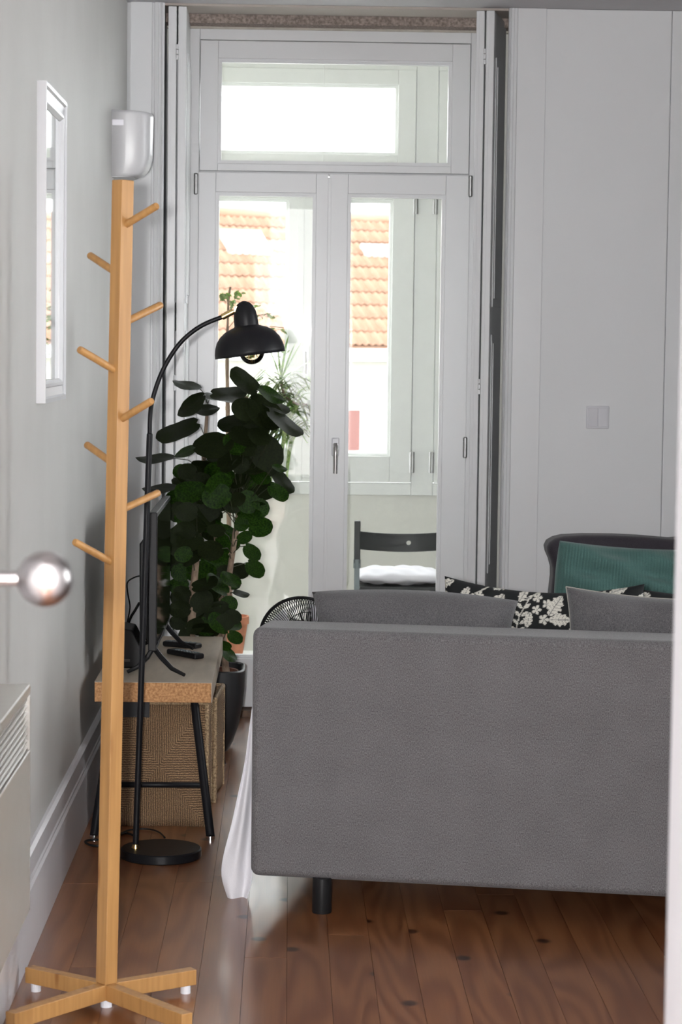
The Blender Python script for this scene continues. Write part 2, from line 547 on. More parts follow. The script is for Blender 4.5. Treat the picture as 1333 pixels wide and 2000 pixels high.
# near wall with the doorway the camera looks through
DL, DR, DT = -0.335, 0.400, 2.25
struct('wall_near', MB().box(-1.5, DL, YN - 0.12, YN, 0, HC).box(DR, XR, YN - 0.12, YN, 0, HC).box(DL, DR, YN - 0.12, YN, DT, HC), WALLP)
struct('wall_hall_left', B(-1.62, -1.5, -1.6, YN, 0, HC), WALLP)
struct('wall_hall_right', B(1.3, 1.42, -1.6, YN - 0.12, 0, HC), WALLP)
struct('wall_hall_back', B(-1.62, 1.42, -1.72, -1.6, 0, HC), WALLP)
struct('ceiling_hall', B(-1.62, 1.42, -1.72, YN - 0.12, HC, HC + 0.1), CEIL)
struct('floor_hall', B(-1.62, 1.42, -1.72, YN - 0.1, -0.06, 0), FLOORM)

# floor with its planks
fl_ = struct('floor', B(XL - 0.1, XR, YN - 0.1, YD + 0.1, -0.06, -0.022), DARK)
PW = 0.0975
x = 0.007 - 7 * PW
k = 0
rnd = random.Random(3)
while x < XR:
    y = YN - 0.1
    first = True
    while y < YD:
        ln = rnd.uniform(2.6, 4.2) if not first else rnd.uniform(3.0, 5.2)
        y1 = min(y + ln, YD)
        if YD - y1 < 0.6: y1 = YD
        a = max(x, XL - 0.1) + 0.0004; b = min(x + PW, XR) - 0.0004
        if b - a > 0.01:
            cx, cy = (a + b) / 2, (y + y1) / 2
            mb = MB().box(a - cx, b - cx, y - cy + 0.0006, y1 - cy - 0.0006, -0.022, 0)
            o = mb.build('plank', FLOORM, fl_, local=True)
            o.location = (cx, cy, rnd.uniform(-0.0005, 0.0))
        y = y1; first = False
    x += PW

# skirting board on the left wall
sk = struct('baseboard_left', MB().prism([(0, 0), (0.018, 0), (0.018, 0.160), (0.013, 0.166), (0.013, 0.172), (0.010, 0.176), (0.010, 0.218),
                                          (0.016, 0.224), (0.016, 0.234), (0.008, 0.240), (0, 0.240)],
                                         lambda u, v, w: Vector((XL + u, YN + w * (YF - YN), v))), SKIRT, smooth=False)
struct('baseboard_right', B(XR - 0.018, XR, YN, YF, 0, 0.24), SKIRT)
struct('baseboard_far', B(0.96, XR - 0.018, YF - 0.018, YF, 0, 0.24), SKIRT)

# casings round the recess and panels of the far wall
def vprof(name, xs, ys, x_edge_note=None):
    poly = list(zip(xs, ys))
    return struct(name, MB().prism(poly, lambda u, v, w: Vector((u, v, w * (HC - 0.001)))), WHITE)

# left casing: px 255..322
def X_(px, py, Y): return aty(px, py, Y).x
xa, xb = X_(256, 100, YF), X_(322, 100, YF)
vprof('trim_1', [xa, xa, xb - 0.045, xb - 0.043, xb - 0.036, xb - 0.034, xb - 0.022, xb - 0.020, xb - 0.010, xb - 0.006, xb, xb],
      [YF, YF - 0.022, YF - 0.022, YF - 0.017, YF - 0.017, YF - 0.026, YF - 0.028, YF - 0.022, YF - 0.026, YF - 0.018, YF - 0.016, YF])
xc, xd = X_(993, 100, YF), X_(1062, 300, YF)
vprof('trim_2', [xc, xc, xc + 0.006, xc + 0.010, xc + 0.018, xc + 0.020, xc + 0.030, xc + 0.033, xd, xd],
      [YF, YF - 0.018, YF - 0.028, YF - 0.022, YF - 0.028, YF - 0.020, YF - 0.024, YF - 0.020, YF - 0.020, YF])
xe = X_(1303, 500, YF)
pn = MB().box(xd + 0.001, xe - 0.0025, YF - 0.012, YF, 0.24, HC - 0.001).build('wall_panel', WALLP, wf, bevel=0.002)
pn = MB().box(xe, xe + 1.1, YF - 0.012, YF, 0.24, HC - 0.001).build('wall_panel', WALLP, wf, bevel=0.002)

# reveal: stone lintel and head
zt = aty(650, 56, YD).z
struct('trim_3', MB().box(XJL, XJR, YD - 0.10, YD + 0.1, zt, aty(650, 29, YD - 0.1).z), STONE, bevel=0.004)
struct('trim_4', MB().box(XJL, XJR, YD - 0.16, YD + 0.1, aty(650, 29, YD - 0.1).z, HC), STONE2)
struct('trim_8', B(XJL, XJR, YF + 0.002, YD - 0.16, HC - 0.008, HC), STONE2)
struct('trim_5', MB().box(XJL, XJR, YD - 0.008, YD + 0.02, zt - 0.008, zt + 0.002), CAULK, bevel=0.002)
struct('trim_6', B(XJL, XJR, YD - 0.06, YD + 0.25, 0, 0.024), THRESH)

# ------------------------------------------------------------------ balcony door
door = root_struct('door_1', (0.13, YD, 0))


def frame_rect(x0, x1, z0, z1, wl, wr, wb, wt, y0, y1, name, m, parent, bevel=0.003):
    mb = MB()
    mb.box(x0, x0 + wl, y0, y1, z0, z1).box(x1 - wr, x1, y0, y1, z0, z1)
    mb.box(x0 + wl, x1 - wr, y0, y1, z1 - wt, z1)
    if wb: mb.box(x0 + wl, x1 - wr, y0, y1, z0, z0 + wb)
    return mb.build(name, m, parent, bevel=bevel)


Xf0, Xf1 = X_(366, 300, YD), X_(932, 300, YD)
Xi0, Xi1 = X_(390, 220, YD), X_(919, 220, YD)
Zi1 = aty(650, 81, YD).z
frame_rect(Xf0, Xf1, 0.02, zt, Xi0 - Xf0, Xf1 - Xi1, 0, zt - Zi1, YD, YD + 0.07, 'door_frame', WHITE, door)
Zt0 = aty(650, 338, YD).z     # bottom of transom sash
# transom bar of the frame, recessed behind the sashes
MB().box(Xi0, Xi1, YD + 0.025, YD + 0.07, Zt0 - 0.03, Zt0 + 0.03).build('transom_bar', WHITE, door)


def sash(x0, x1, z0, z1, gx0, gx1, gz0, gz1, Y, name, parent, m=WHITE, rot=0.0, tilt=0.0, pane_parent=None):
    """sash with stiles and rails, inner bead and a pane"""
    f = MB()
    f.box(x0, gx0, Y, Y + 0.055, z0, z1).box(gx1, x1, Y, Y + 0.055, z0, z1)
    f.box(gx0, gx1, Y, Y + 0.055, gz1, z1).box(gx0, gx1, Y, Y + 0.055, z0, gz0)
    s = f.build(name, m, parent, bevel=0.002)
    bd = MB(); w = 0.007
    for (a, b_, c, d, e) in ((gx0, gx0 + w, gz0, gz1, 0), (gx1 - w, gx1, gz0, gz1, 0), (gx0 + w, gx1 - w, gz1 - w, gz1, 0), (gx0 + w, gx1 - w, gz0, gz0 + w, 0)):
        bd.box(a, b_, Y + 0.009, Y + 0.045, c, d)
    w2 = 0.013
    for (a, b_, c, d) in ((gx0 + w, gx0 + w2, gz0 + w, gz1 - w), (gx1 - w2, gx1 - w, gz0 + w, gz1 - w), (gx0 + w2, gx1 - w2, gz1 - w2, gz1 - w), (gx0 + w2, gx1 - w2, gz0 + w, gz0 + w2)):
        bd.box(a, b_, Y + 0.017, Y + 0.045, c, d)
    bd.build('glazing_bead', m, s)
    cx, cz = (gx0 + gx1) / 2, (gz0 + gz1) / 2
    hw, hh = (gx1 - gx0) / 2 - 0.001, (gz1 - gz0) / 2 - 0.001
    pm = MB().add([(-hw, 0, -hh), (hw, 0, -hh), (hw, 0, hh), (-hw, 0, hh)], [(0, 1, 2, 3)])
    p = pm.build('pane', GLASS, s, local=True, recalc=False)
    p.location = (cx, Y + 0.03, cz)
    p.rotation_euler = (tilt, 0, rot)
    p.matrix_parent_inverse = WM[s.name].inverted()
    return s


# transom
sash(Xi0 + 0.002, Xi1 - 0.002, Zt0 + 0.003, Zi1 - 0.003, X_(426, 220, YD), X_(883, 220, YD), aty(650, 322, YD).z, aty(650, 117, YD).z, YD - 0.004, 'transom_sash', door)
# leaves
xm = X_(643, 355, YD)
zg1 = aty(650, 378, YD).z; zg0 = aty(470, 1286, YD).z
s1 = sash(X_(388, 400, YD), xm - 0.0015, 0.03, Zt0 - 0.003, X_(421.5, 400, YD), X_(618, 400, YD), zg0, zg1, YD - 0.006, 'door_leaf', door, rot=R(-0.61), tilt=R(0.36))
s2 = sash(xm + 0.0015, X_(918, 400, YD), 0.03, Zt0 - 0.003, X_(680, 400, YD), X_(871, 400, YD), zg0, zg1, YD - 0.006, 'door_leaf', door, rot=R(-0.2))
MB().box(xm - 0.003, xm + 0.009, YD - 0.012, YD - 0.006, 0.03, Zt0 - 0.02).build('astragal', WHITE, s2, bevel=0.001)
p0 = aty(643, 346, YD - 0.01)
MB().tube([p0 + Vector((0, -0.006, 0)), p0 + Vector((0, 0.01, 0))], 0.004, 10).build('bolt_tip', PEWTER, s2)
for s_, pts in ((s1, [(383, 359)]), (s2, [(919.5, 364), (909, 874)])):
    for (hx, hy) in pts:
        h = aty(hx, hy, YD - 0.012)
        hb = MB().tube([h + Vector((0.0, 0, -0.040)), h + Vector((0.0, 0, -0.036)), h + Vector((0, 0, 0.036)), h + Vector((0, 0, 0.040))], [0.005, 0.0085, 0.0085, 0.005], 12)
        hb.box(h.x - 0.009, h.x + 0.009, h.y + 0.002, YD, h.z - 0.036, h.z + 0.036)
        hb.build('hinge', PEWTER, s_, smooth='auto')
# handle on the right leaf
h = aty(655.5, 872, YD - 0.006)
hd = MB().box(h.x - 0.0145, h.x + 0.0145, h.y - 0.009, h.y, h.z - 0.036, h.z + 0.033).build('handle_plate', SWITCHM, s2, bevel=0.007, bseg=4)
lv = MB()
a = h + Vector((0, -0.012, 0.004))
lv.tube([a + Vector((0, 0.01, 0)), a + Vector((0, -0.022, 0))], 0.0095, 16)
lv.tube([a + Vector((0, -0.024, 0.008)), a + Vector((0.0005, -0.030, -0.004)), a + Vector((0, -0.031, -0.035)), a + Vector((0, -0.031, -0.075)), a + Vector((-0.0005, -0.031, -0.104))],
        [0.008, 0.0105, 0.0095, 0.009, 0.0085], 14)
lv.build('handle', STEEL, s2, smooth='auto')

# unseen windows added to the right wall to brighten the room
for i_, (a_, b_) in enumerate(ADDED_RW):
    w_ = root_struct('window_%d' % (4 + i_), (XR, (a_ + b_) / 2, 0.85))
    fm_ = MB()
    for (y0_, y1_, z0_, z1_) in ((a_, a_ + 0.05, 0.85, 2.35), (b_ - 0.05, b_, 0.85, 2.35), (a_ + 0.05, b_ - 0.05, 0.85, 0.90), (a_ + 0.05, b_ - 0.05, 2.30, 2.35), ((a_ + b_) / 2 - 0.04, (a_ + b_) / 2 + 0.04, 0.90, 2.30)):
        fm_.box(XR + 0.15, XR + 0.21, y0_, y1_, z0_, z1_)
    fm_.build('window_frame', WHITE, w_, bevel=0.003)
    for (y0_, y1_) in ((a_ + 0.05, (a_ + b_) / 2 - 0.04), ((a_ + b_) / 2 + 0.04, b_ - 0.05)):
        MB().add([(XR + 0.18, y0_, 0.9), (XR + 0.18, y1_, 0.9), (XR + 0.18, y1_, 2.3), (XR + 0.18, y0_, 2.3)], [(0, 1, 2, 3)]).build('pane', GLASS, w_)

# ------------------------------------------------------------------ folded interior shutters
def shutter(label, x_front, z0, z1, depth, ang, n_leaf, dirsign):
    t = thing('folding_shutter', label, 'shutter', (x_front, YF - 0.012, 0), ang, 'folding shutters of the balcony door')
    th = 0.030; gap = 0.0055
    for i in range(n_leaf):
        xo = dirsign * i * (th + gap)
        x0, x1 = (xo - th, xo) if dirsign < 0 else (xo, xo + th)
        mb = MB().box(x0, x1, 0, depth, z0, z1)
        lf = mb.build('shutter_leaf', WHITE, t, local=True, bevel=0.0025)
        # bead strips on the front edge
        MB().box(x0 + 0.010, x0 + 0.0125, -0.002, 0.004, z0, z1).build('edge_bead', WHITE, lf, local=True)
        # raised panels on both faces
        for (pz0, pz1) in ((z0 + 0.12, z0 + 0.42), (z0 + 0.55, z0 + 1.42), (z0 + 1.52, z1 - 0.16)):
            for sx in (x0 - 0.004, x1):
                MB().box(sx, sx + 0.004, 0.05, depth - 0.05, pz0, pz1).build('raised_panel', WHITE, lf, local=True, bevel=0.0035)
                MB().box(sx - 0.003, sx + 0.007, 0.075, depth - 0.075, pz0 + 0.03, pz1 - 0.03).build('raised_panel', WHITE, lf, local=True, bevel=0.003)
    for hz in (2.44, 1.262, 0.30):
        xo = dirsign * (th + gap / 2)
        hb = MB()
        for k_ in range(3):
            hb.tube([(xo, -0.003, hz - 0.027 + k_ * 0.019), (xo, -0.003, hz - 0.027 + k_ * 0.019 + 0.0165)], 0.0058, 10)
        hb.build('hinge', WHITE, t, local=True, smooth='auto')
    return t


zs1 = aty(650, 14, YF).z
shutter('white folded shutter left of the balcony door, behind the coat rack', X_(363, 300, YF - 0.012), 0.03, HC - 0.012, 0.34, R(0.3), 2, -1)
shutter('white folded shutter right of the balcony door, standing ajar from its casing', X_(928.5, 200, YF - 0.012), 0.03, HC - 0.012, 0.33, R(-12.5), 2, 1)

# ------------------------------------------------------------------ glazed balcony
XBL, XBR = -1.4, 2.4
HB = 2.95
zsill = aty(770, 967, YB).z
ztopb = aty(650, 118, YB).z
wb_ = struct('wall_balcony', MB().box(XBL, XBR, YB, YB + 0.1, -0.1, zsill).box(XBL, XBR, YB, YB + 0.1, ztopb, HB), BALW)
struct('wall_balcony_right', B(XBR, XBR + 0.1, YD + 0.1, YB + 0.1, -0.1, HB), BALW)
struct('wall_balcony_left', B(XBL - 0.1, XBL, YD + 0.1, YB + 0.1, -0.1, HB), BALW)
struct('floor_balcony', B(XBL, XBR, YD + 0.1, YB + 0.1, -0.12, -0.0), mat('balcony_tiles', (0.45, 0.42, 0.38), 0.5, noise=0.05))
struct('ceiling_balcony', B(XBL - 0.1, XBR + 0.1, YD + 0.1, YB + 0.1, HB, HB + 0.1), BALW)
struct('wall_outer', MB().box(XBL, Xf0 + 0.02, YD + 0.02, YD + 0.1, 0, HB).box(Xf1 - 0.02, XBR, YD + 0.02, YD + 0.1, 0, HB).box(Xf0, Xf1, YD + 0.02, YD + 0.1, zt, HB), BALW)


def Xb(px, py=640): return X_(px, py, YB)
def Zb(py, px=620): return aty(px, py, YB).z


w_half = Xb(804) - Xb(586)


def balcony_window(n, cx, handle=True):
    w = root_struct('window_%d' % n, (cx, YB, zsill))
    x0, x1 = cx - w_half - 0.012, cx + w_half + 0.012
    z0, z1 = zsill, ztopb
    zg0_, zg1_ = Zb(889), Zb(390)
    zsb, zst = Zb(940), Zb(352)
    frame_rect(x0 - 0.045, x1 + 0.045, z0, z1, 0.05, 0.05, zsb - z0 - 0.003, 0.04, YB - 0.02, YB + 0.05, 'window_frame', BALF, w)
    MB().box(x0, x1, YB - 0.02, YB + 0.05, zst, zst + 0.05).build('transom_bar', BALF, w, bevel=0.003)
    sw = Xb(804) - Xb(762)
    mw = Xb(586) - Xb(562)
    sa = sash(x0 + 0.007, cx - 0.001, zsb, zst - 0.002, x0 + 0.007 + sw, cx - mw, zg0_, zg1_, YB - 0.03, 'window_sash', w, BALF)
    sb = sash(cx + 0.001, x1 - 0.007, zsb, zst - 0.002, cx + mw * 1.42, x1 - 0.007 - sw, zg0_, zg1_, YB - 0.03, 'window_sash', w, BALF)
    sash(x0 + 0.007, x1 - 0.007, zst + 0.05, z1 - 0.04, x0 + 0.007 + sw * 0.82, x1 - 0.007 - sw * 0.82, zst + 0.11, Zb(163, 500), YB - 0.03, 'transom_sash', w, BALF)
    MB().box(cx - 0.014, cx + 0.014, YB - 0.034, YB - 0.029, zsb + 0.002, zst - 0.004).build('astragal', BALF, sb, bevel=0.001)
    if handle:
        hb = MB()
        hx = cx + 0.027; hz = Zb(690)
        hb.box(hx - 0.012, hx + 0.012, YB - 0.038, YB - 0.03, hz - 0.03, hz + 0.03)
        hb.tube([(hx, YB - 0.04, hz), (hx, YB - 0.075, hz), (hx, YB - 0.078, hz - 0.03), (hx, YB - 0.078, hz - 0.11)], 0.008, 10)
        hb.build('handle', PEWTER, sb, smooth='auto')
    for hx in (x0 + 0.0, x1 - 0.0):
        for hz in (Zb(900), Zb(396)):
            hb = MB().tube([(hx, YB - 0.036, hz - 0.045), (hx, YB - 0.036, hz + 0.045)], 0.0085, 10)
            hb.box(hx - 0.014, hx - 0.009, YB - 0.034, YB - 0.028, hz - 0.045, hz + 0.045)
            hb.build('hinge', PEWTER, sb if hx > cx else sa, smooth='auto')
    return w


cxw = Xb(586)
balcony_window(1, cxw)
gapw = (Xb(853) - Xb(804)) + 2 * w_half
balcony_window(2, cxw + gapw, False)
balcony_window(3, cxw - gapw, False)
MB().box(XBL, cxw - gapw - w_half - 0.05, YB, YB + 0.1, zsill, ztopb).build('wall_pier', BALW, wb_)
MB().box(cxw + gapw + w_half + 0.05, XBR, YB, YB + 0.1, zsill, ztopb).build('wall_pier', BALW, wb_)

# ------------------------------------------------------------------ doorway leaves near the camera
def knob(parent, X, Yk, Z, s, r=0.0255):
    """round lever knob on a stem leaving the leaf towards s (+1 right)"""
    st = MB().tube([(X, Yk, Z), (X + s * 0.006, Yk, Z), (X + s * 0.0065, Yk, Z)], [0.024, 0.024, 0.012], 20)
    st.tube([(X, Yk, Z), (X + s * 0.052, Yk, Z)], 0.0066, 16)
    st.build('knob_stem', STEEL, parent, smooth='auto')
    M = Matrix.Translation((X + s * (0.044 + r), Yk, Z)) @ Matrix.Rotation(R(90), 4, 'Y')
    pr = [(r * math.sin(a), -r * math.cos(a)) for a in [math.pi * i / 20 for i in range(21)]]
    MB().lathe(pr, 40, M, caps=False).build('door_knob', STEEL, parent, smooth=True)


d2 = root_struct('door_2', (-0.31, YN, 0))
Xd = -0.291
lf = MB().box(Xd - 0.036, Xd, YN + 0.004, 2.13, 0.008, 2.235).build('door_leaf', DOORP, d2, bevel=0.003)
for (a, b) in ((0.18, 0.75), (0.98, 1.28), (1.45, 2.1)):
    MB().box(Xd - 0.002, Xd + 0.004, YN + 0.09, 2.04, a, b).build('raised_panel', WHITE, d2, bevel=0.003)
kp = aty(93, 1131, 2.085)
knob(d2, Xd, 2.085, kp.z, 1)
k2 = aty(1, 1424, 2.10)
mb = MB().tube([(Xd, 2.10, k2.z), (Xd + 0.015, 2.10, k2.z)], 0.006, 12)
M = Matrix.Translation((Xd + 0.016, 2.10, k2.z))
mb.lathe([(0.0115 * math.sin(math.pi * i / 12), -0.0115 * math.cos(math.pi * i / 12)) for i in range(13)], 20, M, caps=False)
mb.build('latch_knob', STEEL, d2, smooth='auto')
k3 = aty(0, 862, 2.10)
MB().box(Xd, Xd + 0.0235, 2.07, 2.125, k3.z - 0.028, k3.z + 0.028).build('latch_box', PEWTER, d2, bevel=0.003)
d3 = root_struct('door_3', (0.37, YN, 0))
Xr = aty(1321, 1000, 2.13).x
MB().box(Xr, Xr + 0.036, YN + 0.004, 2.13, 0.008, 2.235).build('door_leaf', DOORP, d3, bevel=0.003)
struct('trim_7', MB().box(DL - 0.001, DL + 0.02, YN - 0.12, YN + 0.002, 0, DT).box(DR - 0.02, DR + 0.001, YN - 0.12, YN + 0.002, 0, DT).box(DL, DR, YN - 0.12, YN + 0.002, DT - 0.012, DT), WHITE)

# ------------------------------------------------------------------ coat rack
rk_base = atz(208, 1966, 0.0)
RX, RY = rk_base.x, rk_base.y
rack = thing('coat_rack', 'bamboo coat rack with slanted pegs on a crossed four-leg base beside the left wall', 'coat rack', (RX, RY, 0))
hz0 = 0.028
hs = 0.0165
top = aty(240.5, 352, RY)
bot = aty(208.5, 1900, RY)
ax = (top - bot).normalized()
zl0, zl1 = 0.018, 0.052
org = bot + ax * ((zl1 - bot.z) / ax.z)
Lp = (top - org).length
Mp = Matrix.Translation(org) @ ax.to_track_quat('Z', 'Y').to_matrix().to_4x4()
# make post faces at 45 degrees
q = Vector((0, 0, 1)).rotation_difference(ax).to_matrix().to_4x4()
Mp = Matrix.Translation(org) @ q @ Matrix.Rotation(R(45), 4, 'Z')
MB().box(-hs, hs, -hs, hs, 0, Lp, Mp).build('post', BAMBOO, rack, bevel=0.002)
tips = [(15, 1977, zl1), (371, 1979, zl1), (52, 1887, zl1), (383, 1891, zl1)]
for k_, (tx, ty, tz) in enumerate(tips):
    tp = atz(tx + (6 if tx < 200 else -6), ty, tz)
    d = Vector((tp.x - org.x, tp.y - org.y, 0)); ln = d.length + 0.002; d.normalize()
    M = Matrix.Translation((org.x, org.y, 0)) @ Matrix.Rotation(math.atan2(d.y, d.x), 4, 'Z')
    lo = MB().box(0.001, ln, -0.0135, 0.0135, zl0, zl1, M).build('leg', BAMBOO, rack, bevel=0.002)
    MB().lathe([(0.011, 0.0), (0.011, zl0)], 16, M @ Matrix.Translation((ln - 0.02, 0, 0))).build('foot_pad', SWITCHM, rack)
MB().lathe([(0.012, 0.0), (0.012, zl0)], 16, Matrix.Translation((org.x, org.y, 0))).build('foot_pad', SWITCHM, rack)
MB().lathe([(0.014, zl0), (0.014, zl1)], 16, Matrix.Translation((org.x, org.y, 0))).build('leg_joint', BAMBOO, rack)
# pegs: (start px, end px, back?)
pegs = [((256, 438), (312, 402), 1, -1), ((262, 629), (312, 595), 1, 1), ((250, 817), (302, 783), 1, -1), ((252, 996), (307, 962), 1, 1),
        ((218, 533), (168, 498), -1, 1), ((225, 722), (160, 682), -1, -1), ((212, 905), (162, 868), -1, 1), ((216, 1096), (151, 1058), -1, -1)]
for (s_, e_, sx, sy) in pegs:
    a = aty(s_[0], s_[1], RY)
    e = aty(e_[0], e_[1], RY)
    t_ = (a.z - org.z) / ax.z
    c0 = org + ax * t_
    dx = abs(e.x - c0.x) * 0.985
    st = c0 + Vector((sx * 0.006, sy * 0.006, 0)); st.z = a.z - 0.008 * 0.3
    en = c0 + Vector((sx * dx, sy * dx, 0)); en.z = e.z
    # perspective of the end point
    sc = en.y / RY
    en.z = CAMZ + (e.z - CAMZ) * sc
    st.z = c0.z + (st.z - c0.z)
    MB().tube([st, st.lerp(en, 0.97), en], [0.0078, 0.0078, 0.0065], 14).build('peg', BAMBOO, rack, smooth='auto')

# ------------------------------------------------------------------ floor lamp
ZB_ = 0.026
lc = atz(315, 1655, ZB_)
lp = atz(265, 1657, ZB_)
LY = lp.y
lamp = thing('floor_lamp', 'black arc floor lamp with a dome shade and brass joints on a round base', 'floor lamp', (lc.x, lc.y, 0))
rb = 79.5 / FPX * lc.y
MB().lathe([(rb - 0.003, 0), (rb, 0.003), (rb, ZB_ - 0.003), (rb - 0.003, ZB_)], 64, Matrix.Translation((lc.x, lc.y, 0))).build('base', BLACKM, lamp, smooth='auto')
MB().lathe([(0.0115, 0), (0.0115, 0.004), (0.009, 0.008), (0.009, 0.012)], 20, Matrix.Translation((lp.x, lp.y, ZB_))).build('collar', BRASS, lamp, smooth='auto')
pj = aty(292.5, 848, LY)
MB().tube([(lp.x, lp.y, ZB_ + 0.008), pj], 0.0082, 16).tube([pj - Vector((0, 0, 0.002)), pj + Vector((0, 0, 0.004))], [0.0082, 0.006], 16).build('pole', BLACKM, lamp, smooth='auto')
ctrl = [(292.5, 850), (293, 820), (296, 790), (304, 760), (316, 728), (332, 698), (352, 670), (376, 648), (402, 632), (436, 618.5)]
pp = [aty(a, b, LY) for a, b in ctrl]


def catmull(p, n=6):
    out = []
    for i in range(len(p) - 1):
        p0_, p1_, p2_, p3_ = p[max(i - 1, 0)], p[i], p[i + 1], p[min(i + 2, len(p) - 1)]
        for k in range(n):
            t = k / n
            out.append(0.5 * ((2 * p1_) + (p2_ - p0_) * t + (2 * p0_ - 5 * p1_ + 4 * p2_ - p3_) * t * t + (3 * p1_ - p0_ - 3 * p2_ + p3_) * t ** 3))
    out.append(p[-1])
    return out


MB().tube(catmull(pp), 0.0062, 14).build('arm', BLACKM, lamp, smooth='auto')
a, b = aty(434, 619.5, LY), aty(456, 608, LY)
jm = MB().tube([a, b], 0.0085, 16).tube([b, aty(463, 606, LY)], 0.0055, 12)
jc = aty(464, 605, LY)
jm.tube([jc + Vector((0, -0.012, 0)), jc + Vector((0, 0.012, 0))], 0.009, 16)
jm.build('joint', BRASS, lamp, smooth='auto')
SC = 1 / FPX * LY
rim = aty(489, 694, LY)
Msh = Matrix.Translation(rim) @ Matrix.Rotation(R(-7.6), 4, 'Y')
prof = [(68, 0), (67.8, 8), (66, 18), (61.5, 30), (54, 40), (44, 48), (33, 53), (25, 56), (23, 58), (23, 63), (22.5, 74), (20.5, 86), (16, 96), (10, 102), (4, 105), (0.01, 105.5)]
MB().lathe([(r_ * SC, z_ * SC) for r_, z_ in prof], 56, Msh, caps=False).build('lamp_shade', BLACKM, lamp, smooth='auto', solid=0.002)
for a_ in range(10):
    t_ = 2 * math.pi * a_ / 10
    MB().tube([Msh @ Vector((8 * SC * math.cos(t_), 8 * SC * math.sin(t_), 103 * SC)), Msh @ Vector((14 * SC * math.cos(t_), 14 * SC * math.sin(t_), 98 * SC))], 0.0022, 6).build('vent_rib', BLACKM, lamp)
rbulb = 25 * SC
bc = Vector((4 * SC, 0, 7 * SC))
pr = [(rbulb * math.sin(math.pi * i / 16), -rbulb * math.cos(math.pi * i / 16)) for i in range(15)] + [(0.013, rbulb + 0.006), (0.013, rbulb + 0.03)]
MB().lathe(pr, 32, Msh @ Matrix.Translation(bc), caps=False).build('bulb', BULB, lamp, smooth=True)
MB().lathe([(0.014, rbulb + 0.004), (0.014, rbulb + 0.045)], 20, Msh @ Matrix.Translation(bc)).build('bulb_socket', BRASS, lamp, smooth='auto')
fm = MB()
for a_ in range(5):
    t_ = 2 * math.pi * a_ / 5
    fm.tube([Msh @ (bc + Vector((0.004 * math.cos(t_), 0.004 * math.sin(t_), rbulb))), Msh @ (bc + Vector((0.013 * math.cos(t_), 0.013 * math.sin(t_), -rbulb * 0.5)))], 0.0013, 5)
fm.build('filament', FILA, lamp)

# lamp cord on the floor
def cord(name, label, pts, r=0.0028, m=BLACKP, cat='cable'):
    o = MB().tube(catmull([Vector(p) for p in pts], 6), r, 8).build(name, m, smooth=True)
    return tag(o, label, cat)


cpts = [atz(x_, y_, 0.004) for x_, y_ in ((262, 1632), (246, 1627), (228, 1633), (205, 1641), (185, 1640), (167, 1643), (175, 1650), (196, 1652), (212, 1644))]
cord('power_cord', 'black lamp cord lying on the floor between skirting and coat rack', cpts, 0.0035)
cpts = [atz(x_, y_, 0.004) for x_, y_ in ((322, 1636), (312, 1626), (295, 1620), (272, 1619), (250, 1622), (236, 1628))]
cord('power_cord', 'thin black cord curving on the floor under the television bench behind the lamp base', cpts, 0.0025)

# ------------------------------------------------------------------ wall mirror
mY0, mY1 = 5.40, 5.895
mz1 = aty(98, 157, mY0).z; mz0 = aty(86, 788, mY0).z
mXf = XL + 0.022
mir = thing('wall_mirror', 'rectangular white framed mirror hung on the left wall', 'mirror', (XL, (mY0 + mY1) / 2, mz0))
fw = 0.052


def mframe(y0, y1, z0, z1, fw, parent):
    # profile across the frame width: (inset from outer edge, height above wall)
    pf = [(0, 0), (0, 0.022), (0.010, 0.022), (0.014, 0.017), (0.034, 0.014), (0.037, 0.018), (0.044, 0.018), (0.052, 0.010), (0.052, 0)]
    vs = []; fs = []
    for (dy, hx) in pf:
        for (yy, zz) in ((y0 + dy, z0 + dy), (y1 - dy, z0 + dy), (y1 - dy, z1 - dy), (y0 + dy, z1 - dy)):
            vs.append((XL + hx, yy, zz))
    n = len(pf)
    for i in range(n - 1):
        for k in range(4):
            a = i * 4 + k; b = i * 4 + (k + 1) % 4
            fs.append((a, b, b + 4, a + 4))
    return MB().add(vs, fs).build('frame', MFRAME, parent)


mframe(mY0, mY1, mz0, mz1, fw, mir)
MB().box(XL + 0.001, XL + 0.008, mY0 + 0.05, mY1 - 0.05, mz0 + 0.05, mz1 - 0.05).build('mirror_glass', MIRROR, mir)

# ------------------------------------------------------------------ wall sconce
sYc = atx(217, 275, XL).y
sz1 = aty(230, 213, sYc).z; sz0 = aty(250, 343, sYc).z
sY = sYc + 0.02
sc = thing('wall_sconce', 'white pouch-shaped wall light on the left wall above the coat rack', 'wall light', (XL, sY + 0.09, sz0))
pdx = aty(296, 275, sY + 0.05).x - XL
wd = 0.095


def sc_pt(u, v):
    # u 0..1 round the plan from near wall edge to far wall edge, v 0..1 from bottom to top
    a = math.pi * u
    g = max(1 - (1 - v) ** 2.6, 0.0)
    t_ = min(1.0, v / 0.36)
    g2 = 0.56 + 0.44 * math.sqrt(max(0, 1 - (1 - t_) ** 2)) * (0.94 + 0.06 * v)
    e = 0.45
    cx_ = abs(math.sin(a)) ** e * pdx * g2
    cy_ = math.copysign(abs(math.cos(a)) ** e, -math.cos(a)) * wd * (0.86 + 0.14 * g)
    zz = sz0 + (sz1 - sz0) * v - 0.008 * math.sin(a) * v
    return Vector((XL + cx_, sY + wd + cy_, zz))


MB().grid(sc_pt, 28, 18).build('shade', SCONCE, sc, smooth=True, solid=0.004)
bt = [sc_pt(i / 28, 0) for i in range(29)]
MB().add(bt, [tuple(range(29))]).build('bottom', SCONCE, sc, solid=0.004)
tz = aty(230, 239, sY).z
MB().box(XL + 0.001, XL + 0.040, sY - 0.004, sY + 0.004, tz - 0.0105, tz + 0.0105).build('side_tab', SCON_T, sc, bevel=0.0095, bseg=4)

